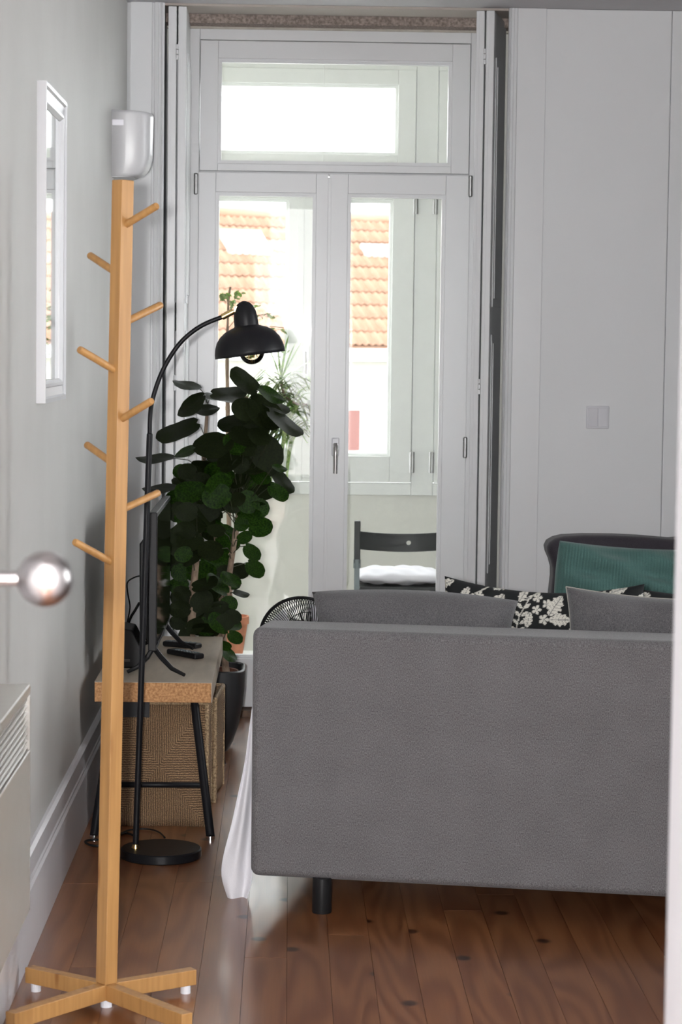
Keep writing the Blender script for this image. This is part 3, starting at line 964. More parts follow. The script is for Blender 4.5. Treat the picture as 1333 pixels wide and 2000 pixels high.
# ------------------------------------------------------------------ radiator
rX = -0.515
rY1 = atx(60, 1345, rX).y
rY0 = 3.55
rz1 = atx(59.5, 1336, rX).z; rz0 = atx(52.5, 1792, rX).z
rad = thing('convector_radiator', 'white panel convector with a slatted grille on the left wall', 'radiator', (XL, (rY0 + rY1) / 2, rz0))
gz1 = rz1 - 0.022; gz0 = atx(57, 1468, rX).z
rb_ = MB()
rb_.box(XL + 0.012, rX, rY0, rY1, rz0, gz0)
rb_.box(XL + 0.012, rX, rY0, rY1, gz1, rz1)
rb_.box(XL + 0.012, rX, rY1 - 0.012, rY1, gz0, gz1).box(XL + 0.012, rX, rY0, rY0 + 0.012, gz0, gz1)
rb_.build('casing', RADM, rad, bevel=0.004)
MB().box(XL + 0.014, rX - 0.03, rY0 + 0.01, rY1 - 0.01, gz0, gz1).build('inner_baffle', RADD, rad)
MB().box(XL, XL + 0.012, rY0 + 0.1, rY1 - 0.1, rz0 + 0.05, rz1 - 0.08).build('wall_bracket', RADD, rad)
ns = 8
for i in range(ns):
    zc = gz0 + (gz1 - gz0) * (i + 0.5) / ns
    M = Matrix.Translation((rX - 0.008, 0, zc)) @ Matrix.Rotation(R(22), 4, 'Y')
    MB().box(-0.0040, 0.0040, rY0 + 0.012, rY1 - 0.012, -0.0016, 0.0016, M).build('slat', RADM, rad)

# ------------------------------------------------------------------ television bench
tX0, tX1, tY0, tY1 = -0.552, -0.217, 6.55, 7.60
tz1 = 0.432; tz0 = 0.374
bench = thing('television_bench', 'low bench with cork-edged taupe top and black tubular legs by the left wall', 'bench', ((tX0 + tX1) / 2, (tY0 + tY1) / 2, 0))
MB().box(tX0, tX1, tY0, tY1, tz0, tz1 - 0.0016).build('tabletop', CORK, bench, bevel=0.0015)
MB().box(tX0 - 0.0005, tX1 + 0.0005, tY0 - 0.0005, tY1, tz1 - 0.0015, tz1).build('top_veneer', VENEER, bench)
MB().box(tX1, tX1 + 0.002, tY0, tY1, tz0, tz1 - 0.0018).build('side_veneer', VENEER, bench)


def leg(x0, y0, x1, y1):
    d_ = Vector((x1 - x0, y1 - y0, -tz0 + 0.008))
    o = MB().tube([(x0, y0, tz0), (x1, y1, 0.008)], 0.0125, 16).build('leg', BLACKM, bench, smooth='auto')
    MB().tube([(x1, y1, 0), (x1, y1, 0.009)], 0.0135, 16).build('foot', CHROME, o, smooth='auto')


lr = atz(411, 1636, 0.005); ll = atz(186, 1628, 0.005)
leg(tX1 - 0.052, tY0 + 0.07, lr.x, lr.y + 0.01)
leg(tX0 + 0.052, tY0 + 0.07, max(ll.x, XL + 0.035), lr.y + 0.01)
leg(tX1 - 0.052, tY1 - 0.08, lr.x, tY1 - 0.02)
leg(tX0 + 0.052, tY1 - 0.08, max(ll.x, XL + 0.035), tY1 - 0.02)
for yy in (tY0 + 0.045, tY1 - 0.045):
    zc = aty(330, 1533, tY0 + 0.045).z
    MB().tube([(tX0 + 0.03, yy, zc), (tX1 - 0.03, yy, zc)], 0.0085, 12).build('stretcher', BLACKM, bench, smooth=True)
MB().box(tX0 + 0.07, tX0 + 0.155, tY0 + 0.05, tY0 + 0.07, tz0 - 0.052, tz0).build('bracket', BLACKM, bench)
MB().box(tX0 + 0.06, tX1 - 0.06, tY0 + 0.07, tY0 + 0.075, tz0 - 0.02, tz0).build('rail', BLACKM, bench)


# ------------------------------------------------------------------ baskets
def basket(label, x0, x1, y0, y1, z1, rz):
    cx, cy = (x0 + x1) / 2, (y0 + y1) / 2
    t = thing('seagrass_basket', label, 'basket', (cx, cy, 0), rz, 'seagrass baskets under the bench')
    w, d = (x1 - x0) / 2, (y1 - y0) / 2
    th = 0.012
    bm = bmesh.new()
    uvl = bm.loops.layers.uv.new('UVMap')

    def wall(p, q, nrm, n=14, nz=14):
        # wavy slab wall between p and q
        p = Vector(p); q = Vector(q)
        rows = []
        for s_ in (0, 1):
            rr = []
            for j in range(nz + 1):
                row = []
                for i in range(n + 1):
                    u = i / n; v = j / nz
                    wob = 0.003 * math.sin(9 * u + 5 * v) + 0.002 * math.sin(23 * v + 7 * u)
                    P = p.lerp(q, u) + Vector((0, 0, z1 * v + 0.003 * math.sin(14 * u) * (1 if j == nz else 0)))
                    P += nrm * (wob + (0 if s_ else -th) + 0.006 * math.sin(math.pi * v))
                    row.append((bm.verts.new(P), (u, v)))
                rr.append(row)
            rows.append(rr)
        for s_ in (0, 1):
            for j in range(nz):
                for i in range(n):
                    qd = [rows[s_][j][i], rows[s_][j][i + 1], rows[s_][j + 1][i + 1], rows[s_][j + 1][i]]
                    f = bm.faces.new([a[0] for a in qd])
                    for l_, a in zip(f.loops, qd): l_[uvl].uv = a[1]
                    f.smooth = True
        for j in (0, nz):
            for i in range(n):
                qd = [rows[0][j][i], rows[0][j][i + 1], rows[1][j][i + 1], rows[1][j][i]]
                f = bm.faces.new([a[0] for a in qd])
                for l_, a in zip(f.loops, qd): l_[uvl].uv = (a[1][0], a[1][1] * 0.97)
        for i in (0, n):
            for j in range(nz):
                qd = [rows[0][j][i], rows[0][j + 1][i], rows[1][j + 1][i], rows[1][j][i]]
                f = bm.faces.new([a[0] for a in qd])
                for l_, a in zip(f.loops, qd): l_[uvl].uv = a[1]
    sides = [((-w, -d, 0), (w, -d, 0), Vector((0, -1, 0))), ((w, -d, 0), (w, d, 0), Vector((1, 0, 0))),
             ((w, d, 0), (-w, d, 0), Vector((0, 1, 0))), ((-w, d, 0), (-w, -d, 0), Vector((-1, 0, 0)))]
    for p, q, nrm in sides:
        wall(p, q, nrm)
    bmesh.ops.recalc_face_normals(bm, faces=bm.faces)
    me = bpy.data.meshes.new('woven_wall'); bm.to_mesh(me); bm.free()
    me.materials.append(BASKET)
    o = bpy.data.objects.new('woven_wall', me); C.objects.link(o); o.parent = t
    WM[o.name] = WM[t.name].copy()
    MB().box(-w + 0.013, w - 0.013, -d + 0.013, d - 0.013, 0.0, 0.008).build('bottom', BASKET, t, local=True)
    # rolled rim cord
    c = [(-w, -d), (w, -d), (w, d), (-w, d), (-w, -d)]
    rm = MB()
    for i in range(4):
        rm.tube([(c[i][0], c[i][1], z1 + 0.002), (c[i + 1][0], c[i + 1][1], z1 + 0.002)], 0.0075, 8)
    rm.build('rim', CORKR, t, local=True, smooth='auto')
    # corner cords
    for (sx, sy) in ((-w, -d), (w, -d), (w, d), (-w, d)):
        MB().tube([(sx, sy, 0), (sx, sy, z1)], 0.007, 8).build('corner_cord', CORKR, t, local=True, smooth='auto')


CORKR = mat('seagrass_cord', (0.17, 0.105, 0.058), 0.75, nscale=160, bump=0.8, bscale=180, col2=(0.46, 0.33, 0.19))
bx = atz(402, 1617, 0)
basket('brown seagrass basket at the near end under the television bench', bx.x - 0.275, bx.x, bx.y + 0.02, bx.y + 0.32, 0.362, 0)
basket('brown seagrass basket at the far end of the bench, poking out to the right', bx.x - 0.262, bx.x + 0.020, bx.y + 0.38, bx.y + 0.68, 0.315, R(-3))

# ------------------------------------------------------------------ television
vX = -0.382
vY0, vY1 = 6.66, 7.41
vz1 = aty(312, 1001, vY0).z; vz0 = aty(312, 1272, vY0).z
tv = thing('television', 'black flat television with splayed feet seen edge-on on the bench', 'television', (vX, (vY0 + vY1) / 2, tz1))
MB().box(vX - 0.024, vX, vY0, vY1, vz0, vz1).build('panel', BLACKP, tv, bevel=0.003)
MB().box(vX, vX + 0.001, vY0 + 0.012, vY1 - 0.012, vz0 + 0.016, vz1 - 0.012).build('screen', BLACKG, tv)
MB().prism([(0, 0.0), (0.028, 0.05), (0.030, 0.30), (0.0, 0.34)], lambda u, v, w: Vector((vX - 0.024 - u, vY0 + 0.04 + w * (vY1 - vY0 - 0.08), vz0 + 0.01 + v))).build('back_housing', BLACKP, tv, bevel=0.006)
for yy, sgn in ((vY0 + 0.06, -1), (vY1 - 0.10, 1)):
    for dx_, dy_ in ((0.095, -0.07), (-0.075, -0.02)):
        MB().tube([(vX - 0.012, yy, vz0 + 0.004), (vX - 0.010 + dx_ * 0.25, yy + dy_ * 0.25, tz1 + 0.05), (vX - 0.012 + dx_ * 0.6, yy + dy_ * 0.6, tz1 + 0.022), (vX - 0.012 + dx_, yy + dy_, tz1 + 0.0075)], [0.008, 0.008, 0.007, 0.0055], 8).build('foot', BLACKP, tv, smooth='auto')
# box behind the television
sb = thing('media_box', 'black media box behind the television on the bench', 'box', (-0.50, 6.9, tz1))
MB().prism([(0, 0), (0.115, 0), (0.112, 0.06), (0.085, 0.115), (0.03, 0.125), (0, 0.09)], lambda u, v, w: Vector((-0.548 + u, 6.83 + w * 0.16, tz1 + v))).build('housing', BLACKP, sb, bevel=0.006)
MB().box(-0.52, -0.47, 6.828, 6.831, tz1 + 0.02, tz1 + 0.028).build('led_slot', RADD, sb)

# remotes
def remote(label, px, py, ang, ln=0.155):
    c = atz(px, py, tz1)
    t = thing('remote_control', label, 'remote control', (c.x, c.y, tz1), ang)
    MB().box(-0.019, 0.019, -ln / 2, ln / 2, 0.0, 0.017).build('body', BLACKP, t, local=True, bevel=0.006, bseg=3)
    for i in range(7):
        for j in range(3):
            MB().box(-0.011 + j * 0.009, -0.005 + j * 0.009, -ln / 2 + 0.02 + i * 0.016, -ln / 2 + 0.028 + i * 0.016, 0.017, 0.0185).build('button', GREYP if (i + j) % 4 else PEWTER, t, local=True)
    return t


remote('black remote control on the bench, nearer the table edge beside the television foot', 362, 1282, R(38))
remote('black remote control on the bench half hidden behind the nearer one', 356, 1264, R(60), 0.13)

# cables at the television
def aX(px, py, Y): return aty(px, py, Y)
cord('television_cable', 'thin black cable looping behind the television against the left wall',
     [aX(277, 1124, 7.0), aX(262, 1128, 7.0), aX(249, 1138, 7.0), aX(250, 1160, 7.0), aX(254, 1185, 7.04), aX(250, 1210, 7.06), aX(246, 1240, 7.07), aX(249, 1258, 7.07)], 0.0022)
cord('aerial_cable', 'short thick black cable with plug rising behind the media box',
     [aX(272, 1178, 7.05), aX(264, 1192, 7.02), aX(256, 1205, 7.0), aX(250, 1222, 6.98), aX(247, 1245, 6.95)], 0.0042)

# ------------------------------------------------------------------ big aralia in the black pot
pc = Vector((-0.285, 7.93, 0))
pl = thing('potted_aralia', 'tall dark round-leaved aralia in a black pot behind the bench', 'potted plant', pc)


def pot_ring(w, z, n=32, e=0.45):
    return [Vector((pc.x + w * math.copysign(abs(math.cos(a)) ** e, math.cos(a)), pc.y + w * math.copysign(abs(math.sin(a)) ** e, math.sin(a)), z)) for a in [2 * math.pi * i / n for i in range(n)]]


prf = [(0.085, 0.0), (0.100, 0.03), (0.120, 0.09), (0.132, 0.15), (0.138, 0.21), (0.140, 0.282), (0.134, 0.286), (0.128, 0.282), (0.124, 0.20), (0.12, 0.16)]
vs = []; fs = []
for w_, z_ in prf: vs += pot_ring(w_, z_)
for i in range(len(prf) - 1):
    for k in range(32):
        fs.append((i * 32 + k, i * 32 + (k + 1) % 32, (i + 1) * 32 + (k + 1) % 32, (i + 1) * 32 + k))
fs.append(tuple(range(32))); fs.append(tuple((len(prf) - 1) * 32 + k for k in range(32)))
MB().add(vs, fs).build('outer_pot', POTBL, pl, smooth='auto')
MB().lathe([(0.10, 0.165), (0.113, 0.270), (0.117, 0.272), (0.116, 0.262), (0.108, 0.225), (0.0001, 0.228)], 32, Matrix.Translation((pc.x, pc.y, 0)), caps=False).build('inner_pot', BROWNP, pl, smooth='auto')
MB().lathe([(0.108, 0.240), (0.06, 0.247), (0.0001, 0.25)], 24, Matrix.Translation((pc.x, pc.y, 0)), caps=False).build('soil', SOIL, pl, smooth=True)
PY = 7.93
trunks = [[(448, 1310), (436, 1250), (440, 1180), (447, 1130), (456, 1070), (466, 1000), (470, 920), (476, 840), (482, 775)],
          [(388, 1300), (374, 1250), (377, 1180), (381, 1120), (388, 1050), (392, 980), (398, 900), (403, 830), (406, 790)],
          [(420, 1310), (428, 1230), (432, 1160), (425, 1080), (418, 1000), (432, 930), (446, 870)]]
tw = [(0.013, 0.006), (0.016, 0.005), (0.010, 0.004)]
tpts = []
for k_, tr in enumerate(trunks):
    yo = PY + (-0.13, -0.16, -0.02)[k_]
    pts = [aty(a, b, yo + (0.0 if b > 1060 else 0.28 if b < 1000 else 0.14)) for a, b in tr]
    pts[0].z = max(pts[0].z, 0.235)
    pts[0] = Vector((pc.x + max(-0.08, min(0.08, pts[0].x - pc.x)), PY + (yo - PY) * 0.5, 0.24))
    sm = catmull(pts, 5)
    rr = [tw[k_][0] + (tw[k_][1] - tw[k_][0]) * (i / (len(sm) - 1)) for i in range(len(sm))]
    for i in range(len(sm)):
        if i % 9 == 4: rr[i] *= 1.25
    MB().tube(sm, rr, 12).build('trunk', BARK, pl, smooth=True)
    tpts.append(sm)


def leaf_mesh(name, seed, m, scallop=0.035):
    r_ = random.Random(seed)
    n = 30
    vs = [(0, 0.0, 0.0)]
    fs = []
    cup = r_.uniform(0.12, 0.22)
    for ring, rad in ((1, 0.5), (2, 1.0)):
        for i in range(n):
            a = 2 * math.pi * i / n
            rr = rad * 0.5
            if ring == 2: rr *= 1 + scallop * math.sin(a * 10 + 1.2) * 0.5 + 0.03 * math.sin(2 * a + seed)
            x_ = rr * math.cos(a); y_ = rr * math.sin(a) * 0.88
            if ring == 2 and abs(a - math.pi) < 0.2: x_ += 0.09   # notch at the stalk
            z_ = cup * (x_ * x_ + y_ * y_) + 0.05 * math.sin(3 * a + seed) * (rad ** 2) * 0.5 - 0.05 * abs(y_)
            vs.append((x_, y_, z_))
    for i in range(n):
        fs.append((0, 1 + i, 1 + (i + 1) % n))
        fs.append((1 + i, 1 + n + i, 1 + n + (i + 1) % n, 1 + (i + 1) % n))
    me = bpy.data.meshes.new(name)
    me.from_pydata(vs, [], fs)
    me.polygons.foreach_set('use_smooth', [True] * len(me.polygons))
    me.materials.append(m)
    return me


LM = [leaf_mesh('leaf', i, LEAF1 if i != 2 else LEAF2) for i in range(4)]
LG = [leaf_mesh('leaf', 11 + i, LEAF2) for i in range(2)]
leaves = [(478, 745, 68, 36, -38), (366, 753, 56, 16, -12), (447, 770, 72, 28, 3), (529, 772, 56, 24, -28), (536, 793, 62, 20, -25), (516, 806, 84, 56, -40), (556, 826, 80, 28, -36),
          (376, 792, 66, 32, 38), (432, 779, 70, 14, -8), (403, 801, 52, 20, 5), (458, 826, 64, 34, 15), (349, 842, 88, 36, 22), (417, 870, 80, 48, 10), (366, 882, 54, 16, 25), (305, 896, 74, 15, 3),
          (475, 852, 55, 36, -20), (498, 848, 44, 30, 10), (520, 884, 74, 72, -60), (451, 898, 58, 40, 40), (546, 915, 30, 13, -15), (553, 942, 54, 28, -47), (543, 962, 46, 28, -38),
          (314, 955, 68, 15, 4), (366, 921, 38, 36, 0), (400, 912, 54, 28, -10), (509, 932, 44, 28, -20), (444, 945, 42, 38, 0), (519, 959, 46, 36, 20), (505, 993, 44, 42, 0), (509, 1030, 48, 38, 0),
          (492, 1079, 42, 26, -42), (498, 1111, 44, 30, -40), (468, 1115, 38, 38, 0), (478, 1050, 32, 24, 20), (451, 1136, 32, 26, -30), (471, 1160, 32, 11, -12), (447, 1180, 36, 32, 0),
          (459, 1245, 34, 22, -32), (447, 1279, 38, 18, -40), (440, 1262, 26, 18, -20), (352, 1068, 46, 40, 30), (359, 1102, 34, 32, 0), (352, 1190, 42, 42, 0), (393, 1119, 58, 46, 0),
          (417, 1037, 58, 42, -15), (376, 1027, 48, 32, 10), (400, 993, 64, 60, 0), (424, 969, 56, 52, 20), (369, 962, 54, 44, 0), (430, 1105, 48, 42, 0), (400, 1156, 44, 38, 0),
          (403, 1224, 44, 36, 0), (427, 1197, 50, 44, 30), (345, 1035, 40, 14, 20), (360, 1240, 26, 26, 60), (500, 900, 66, 54, 20), (484, 915, 54, 44, 0), (468, 868, 50, 40, 30), (430, 925, 60, 46, -20),
          (388, 945, 52, 46, 10), (455, 985, 40, 38, 0), (365, 1000, 44, 40, 0), (350, 1145, 40, 34, 0), (412, 1075, 50, 42, 10), (443, 1060, 38, 34, 0), (375, 1075, 44, 40, 0), (492, 870, 50, 44, 0),
          (480, 800, 56, 44, -20), (500, 825, 60, 50, -30), (352, 920, 30, 26, 20), (395, 1195, 40, 36, 0), (440, 1215, 38, 34, 0), (455, 1205, 34, 30, -20), (350, 1215, 36, 32, 0), (472, 1025, 30, 26, 0)]
rl = random.Random(21)
spine = [(470, 860), (480, 920), (420, 900), (390, 960), (430, 980), (480, 960), (390, 1020), (430, 1040), (475, 1000), (370, 1050), (420, 1100), (365, 1110), (400, 1140), (430, 1150), (360, 1170),
         (395, 1175), (435, 1200), (365, 1215), (410, 1235), (490, 1010), (440, 1120), (385, 1000), (345, 1100), (370, 930), (410, 950), (360, 980), (405, 1010), (375, 1020), (350, 1060), (420, 930), (450, 960), (500, 860), (510, 910)]
for (sx_, sy_) in spine:
    for _ in range(3):
        leaves.append((sx_ + rl.uniform(-18, 18), sy_ + rl.uniform(-20, 20), rl.uniform(34, 54), rl.uniform(22, 46), rl.uniform(-50, 60)))
for i, (px_, py_, w_, h_, an) in enumerate(leaves):
    yy = PY + rl.uniform(-0.17, 0.12)
    if i < 75: yy = PY + rl.uniform(-0.2, 0.0)
    if px_ < 345: yy = PY - 0.05
    if py_ > 1035: yy = PY + rl.uniform(-0.10, 0.12)
    if py_ > 1035 and i % 3 == 0: yy = PY - rl.uniform(0.16, 0.22)
    if py_ > 1185 and px_ > 415: yy = PY - rl.uniform(0.17, 0.24)
    c = aty(px_, py_, yy)
    size = w_ / FPX * yy * 1.04
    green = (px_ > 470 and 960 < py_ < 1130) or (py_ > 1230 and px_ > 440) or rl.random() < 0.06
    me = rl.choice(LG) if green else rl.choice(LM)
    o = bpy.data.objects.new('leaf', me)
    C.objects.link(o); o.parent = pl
    o.matrix_parent_inverse = WM[pl.name].inverted()
    tiltv = math.acos(max(0.14, min(0.98, h_ / (w_ * 0.92))))
    xax = Vector((math.cos(R(an)), 0, math.sin(R(an))))
    nrm = Vector((0, -1, 0))
    up_ = 1 if rl.random() < 0.8 else -1
    rotm = Matrix.Rotation(-tiltv * up_, 3, xax)
    nrm = rotm @ nrm
    yax = nrm.cross(xax)
    # stalk side (-x) should point to the closest trunk
    tr = min((p for t_ in tpts for p in t_), key=lambda p: (p - c).length + 0.6 * max(0, p.z - c.z + 0.02))
    if (tr - c).dot(xax) > 0: xax = -xax; yax = -yax
    Mx = Matrix(((xax.x, yax.x, nrm.x, c.x), (xax.y, yax.y, nrm.y, c.y), (xax.z, yax.z, nrm.z, c.z), (0, 0, 0, 1)))
    o.matrix_basis = Mx @ Matrix.Diagonal((size, size, size, 1))
    st = c - xax * size * 0.42
    mid = st.lerp(tr, 0.5) + Vector((0, 0, 0.012))
    if (st - tr).length < 0.34:
        MB().tube([st, mid, tr], 0.0016, 5, caps=False).build('leaf_stalk', STEMM, pl, smooth=True)
    else:
        t2 = st + (tr - st).normalized() * 0.15
        MB().tube([st, t2, tr], 0.0018, 5, caps=False).build('leaf_stalk', STEMM, pl, smooth=True)

# ------------------------------------------------------------------ balcony plants
def strap_leaf(base, dirv, ln, wdt, droop, m, parent, n=7):
    vs = []; fs = []
    d = dirv.normalized()
    side = d.cross(Vector((0, 0, 1)))
    if side.length < 0.1: side = Vector((1, 0, 0))
    side.normalize()
    p = Vector(base); step = ln / n
    for i in range(n + 1):
        t = i / n
        w_ = wdt * (math.sin(math.pi * min(1, t * 0.85 + 0.12)) ** 0.8) * (1 if i < n else 0.05)
        vs += [p - side * w_ / 2 + Vector((0, 0, w_ * 0.15)), p + side * w_ / 2 + Vector((0, 0, w_ * 0.15))]
        p = p + d * step
        d = (d + Vector((0, 0, -droop * step))).normalized()
    for i in range(n):
        fs.append((2 * i, 2 * i + 1, 2 * i + 3, 2 * i + 2))
    return MB().add(vs, fs).build('leaf', m, parent, smooth=True, recalc=False)


def bpot(name_, parent, c, r, h, m, zb):
    MB().lathe([(r * 0.68, zb), (r * 0.93, zb + h * 0.8), (r, zb + h * 0.8), (r, zb + h), (r * 0.92, zb + h), (r * 0.88, zb + h * 0.82), (0.001, zb + h * 0.84)], 28, Matrix.Translation((c.x, c.y, 0)), caps=False).build(name_, m, parent, smooth='auto')


# dracaena on a stool
rs = random.Random(5)
q0 = aty(455, 1276, 9.35)
stl = thing('plant_stool', 'small white plant stool on the balcony behind the aralia', 'stool', (q0.x, 9.35, 0))
MB().box(q0.x - 0.09, q0.x + 0.09, 9.26, 9.44, q0.z - 0.02, q0.z).build('seat', BALF, stl, bevel=0.003)
for sx in (-0.075, 0.075):
    for sy in (-0.075, 0.075):
        MB().tube([(q0.x + sx, 9.35 + sy, 0), (q0.x + sx, 9.35 + sy, q0.z - 0.02)], 0.009, 10).build('leg', BALF, stl)
cp = q0 + Vector((-0.01, 0, 0))
tp_ = thing('terracotta_planter', 'terracotta pot with a slender variegated shrub on the balcony', 'potted plant', (cp.x, cp.y, cp.z))
ph = aty(455, 1203, 9.35).z - q0.z
bpot('pot', tp_, cp, 0.075, ph, TERRA, q0.z + 0.0005)
stm = [Vector((cp.x, 9.35, q0.z + ph * 0.8)), aty(447, 1000, 9.35), aty(445, 800, 9.35), aty(444, 700, 9.35), aty(446, 600, 9.35), aty(450, 560, 9.35)]
MB().tube(catmull(stm, 5), [0.010] * 12 + [0.008] * 6 + [0.005] * 8, 10).build('stem', BARK, tp_, smooth=True)


def small_leaf_mesh(m):
    vs = [(-0.5, 0, 0), (-0.2, 0.2, 0.05), (0.2, 0.19, 0.04), (0.5, 0, -0.03), (0.2, -0.19, 0.04), (-0.2, -0.2, 0.05), (0, 0, -0.01)]
    me = bpy.data.meshes.new('leaf')
    me.from_pydata(vs, [], [(0, 6, 1), (1, 6, 2), (2, 6, 3), (3, 6, 4), (4, 6, 5), (5, 6, 0)])
    me.materials.append(m)
    return me


SLM = [small_leaf_mesh(VARIEG), small_leaf_mesh(STRAP)]
twm = MB()
for bi, (bx_, by_, ex_, ey_) in enumerate([(447, 640, 500, 600), (447, 650, 530, 612), (446, 620, 470, 572), (448, 655, 555, 640), (447, 600, 436, 575), (447, 680, 540, 660), (446, 700, 432, 690), (448, 700, 560, 690)]):
    a = aty(bx_, by_, 9.35); b = aty(ex_, ey_, 9.35 + rs.uniform(-0.1, 0.1)); mid = a.lerp(b, 0.5) + Vector((0, 0, 0.02))
    pts = catmull([a, mid, b], 5)
    twm.tube(pts, 0.0014, 5)
    for p in pts[3:]:
        for _ in range(2):
            o = bpy.data.objects.new('leaf', SLM[0 if rs.random() < 0.7 else 1]); C.objects.link(o); o.parent = tp_
            o.matrix_parent_inverse = WM[tp_.name].inverted()
            s_ = rs.uniform(0.022, 0.036)
            o.location = p + Vector((rs.uniform(-0.015, 0.015), rs.uniform(-0.02, 0.02), rs.uniform(-0.02, 0.01)))
            o.rotation_euler = (rs.uniform(0.5, 2.2), rs.uniform(-0.8, 0.8), rs.uniform(-1.6, 1.6)); o.scale = (s_, s_, s_)
twm.build('twigs', STEMM, tp_)

# hanging planter behind the meeting stiles
hp = aty(626, 800, 9.45)
hg = thing('hanging_planter', 'hanging pot of trailing variegated strap leaves beyond the left glass door', 'potted plant', (hp.x, hp.y, hp.z))
bpot('pot', hg, hp, 0.055, 0.10, BALF, hp.z - 0.06)
for k_ in range(3):
    a_ = 2 * math.pi * k_ / 3
    MB().tube([(hp.x + 0.05 * math.cos(a_), hp.y + 0.05 * math.sin(a_), hp.z + 0.04), (hp.x, hp.y, hp.z + 0.45)], 0.0012, 5).build('cord', BALF, hg)
MB().tube([(hp.x, hp.y, hp.z + 0.44), (hp.x, hp.y, HB)], 0.0014, 5).build('cord', BALF, hg)
for i in range(130):
    an = rs.uniform(R(115), R(245))
    d = Vector((-abs(math.cos(an)) - 0.15, math.sin(an) * 0.8, rs.uniform(0.0, 2.2)))
    b_ = hp + Vector((rs.uniform(-0.17, 0.0), rs.uniform(-0.05, 0.05), rs.uniform(-0.14, 0.10)))
    strap_leaf(b_, d, rs.uniform(0.20, 0.46), rs.uniform(0.014, 0.026), rs.uniform(9.0, 16.0), VARIEG if i % 3 else STRAP, hg)
cr = aty(549, 742, 9.45)
MB().tube(catmull([hp + Vector((-0.02, 0, 0.02)), aty(585, 790, 9.45), aty(558, 775, 9.45), cr], 5), 0.006, 8).build('stem', BARK, hg, smooth=True)
for i in range(16):
    an = R(5 + i * 170 / 15)
    d = Vector((math.cos(an), rs.uniform(-0.5, 0.4), abs(math.sin(an)) + 0.1))
    strap_leaf(cr + Vector((0, 0, rs.uniform(-0.03, 0.01))), d, rs.uniform(0.14, 0.27), 0.011, rs.uniform(0.8, 4.0), STRAP, hg)

# ------------------------------------------------------------------ balcony chair
CY = 9.25
chx0 = aty(698.5, 1040, CY).x
chx1 = aty(872, 1040, CY).x
ch = thing('folding_chair', 'black wooden folding chair with a holed backrest on the balcony', 'chair', ((chx0 + chx1) / 2, CY, 0))
cw = (chx1 - chx0)
czt = aty(698, 1017, CY).z
cj = aty(696, 1101, CY).z
for sx in (chx0, chx1):
    MB().box(sx - 0.0125, sx + 0.0125, CY - 0.011, CY + 0.011, cj, czt).build('back_post', BLACKW, ch, bevel=0.004)
    MB().tube([(sx, CY, cj - 0.018), (sx, CY, cj + 0.018)], 0.0145, 12).build('joint_collar', GREYP, ch, smooth='auto')
    Mx = MB()
    Mx.prism([(-0.0105, -0.010), (0.0105, -0.010), (0.0105, 0.010), (-0.0105, 0.010)], lambda u, v, w, sx=sx: Vector((sx + u, CY + v - 0.02 * w, cj - w * cj)))
    Mx.build('leg', GREYP, ch)
    MB().prism([(-0.0105, -0.010), (0.0105, -0.010), (0.0105, 0.010), (-0.0105, 0.010)], lambda u, v, w, sx=sx: Vector((sx + (0.022 if sx < 0.45 else -0.022) + u, CY + v + 0.04 + 0.30 * w, 0.42 * (1 - w)))).build('leg', BLACKW, ch)
# backrest with a finger hole, curved
zt0, zt1 = aty(780, 1038, CY).z, aty(780, 1073, CY).z
hc = Vector((aty(800, 1056, CY).x, 0, (zt0 + zt1) / 2))
n = 48
def bump_(x_): return 4 * (x_ - chx0) * (chx1 - x_) / cw ** 2
outer = []
hh = (zt0 - zt1) / 2
xs_ = [chx0 + 0.012 + (cw - 0.024) * i / 16 for i in range(17)]
loop = [(x_, hc.z + hh) for x_ in xs_] + [(xs_[-1], hc.z + hh * k / 8) for k in range(7, -8, -1)] + [(x_, hc.z - hh) for x_ in xs_[::-1]] + [(xs_[0], hc.z + hh * k / 8) for k in range(-7, 8)]
nl = len(loop)
inn = []
for (x_, z_) in loop:
    d = Vector((x_ - hc.x, z_ - hc.z)).normalized(); inn.append((hc.x + 0.0095 * d.x, hc.z + 0.0095 * d.y))
mids = []
vs = []; fs = []
rings = 5
for side in (0, 1):
    for r_ in range(rings + 1):
        t = r_ / rings
        for (o_, i_) in zip(loop, inn):
            x_ = o_[0] * (1 - t) + i_[0] * t; z_ = o_[1] * (1 - t) + i_[1] * t
            vs.append((x_, CY + 0.045 * bump_(x_) + (0.014 if side else 0), z_ - 0.014 * bump_(x_)))
S_ = (rings + 1) * nl
for side in (0, 1):
    for r_ in range(rings):
        for k in range(nl):
            a = side * S_ + r_ * nl + k; b = side * S_ + r_ * nl + (k + 1) % nl
            fs.append((a, b, b + nl, a + nl))
for r_ in (0, rings):
    for k in range(nl):
        a = r_ * nl + k; b = r_ * nl + (k + 1) % nl
        fs.append((a, b, b + S_, a + S_))
MB().add(vs, fs).build('backrest', BLACKW, ch, smooth='auto')
zse = 0.415
for i in range(5):
    MB().box(chx0 + 0.014, chx1 - 0.014, CY + 0.02 + i * 0.066, CY + 0.075 + i * 0.066, zse, zse + 0.014).build('seat_slat', BLACKW, ch, bevel=0.002)
for sx in (chx0 + 0.02, chx1 - 0.045):
    MB().box(sx, sx + 0.02, CY + 0.0, CY + 0.345, zse - 0.03, zse).build('seat_rail', BLACKW, ch)


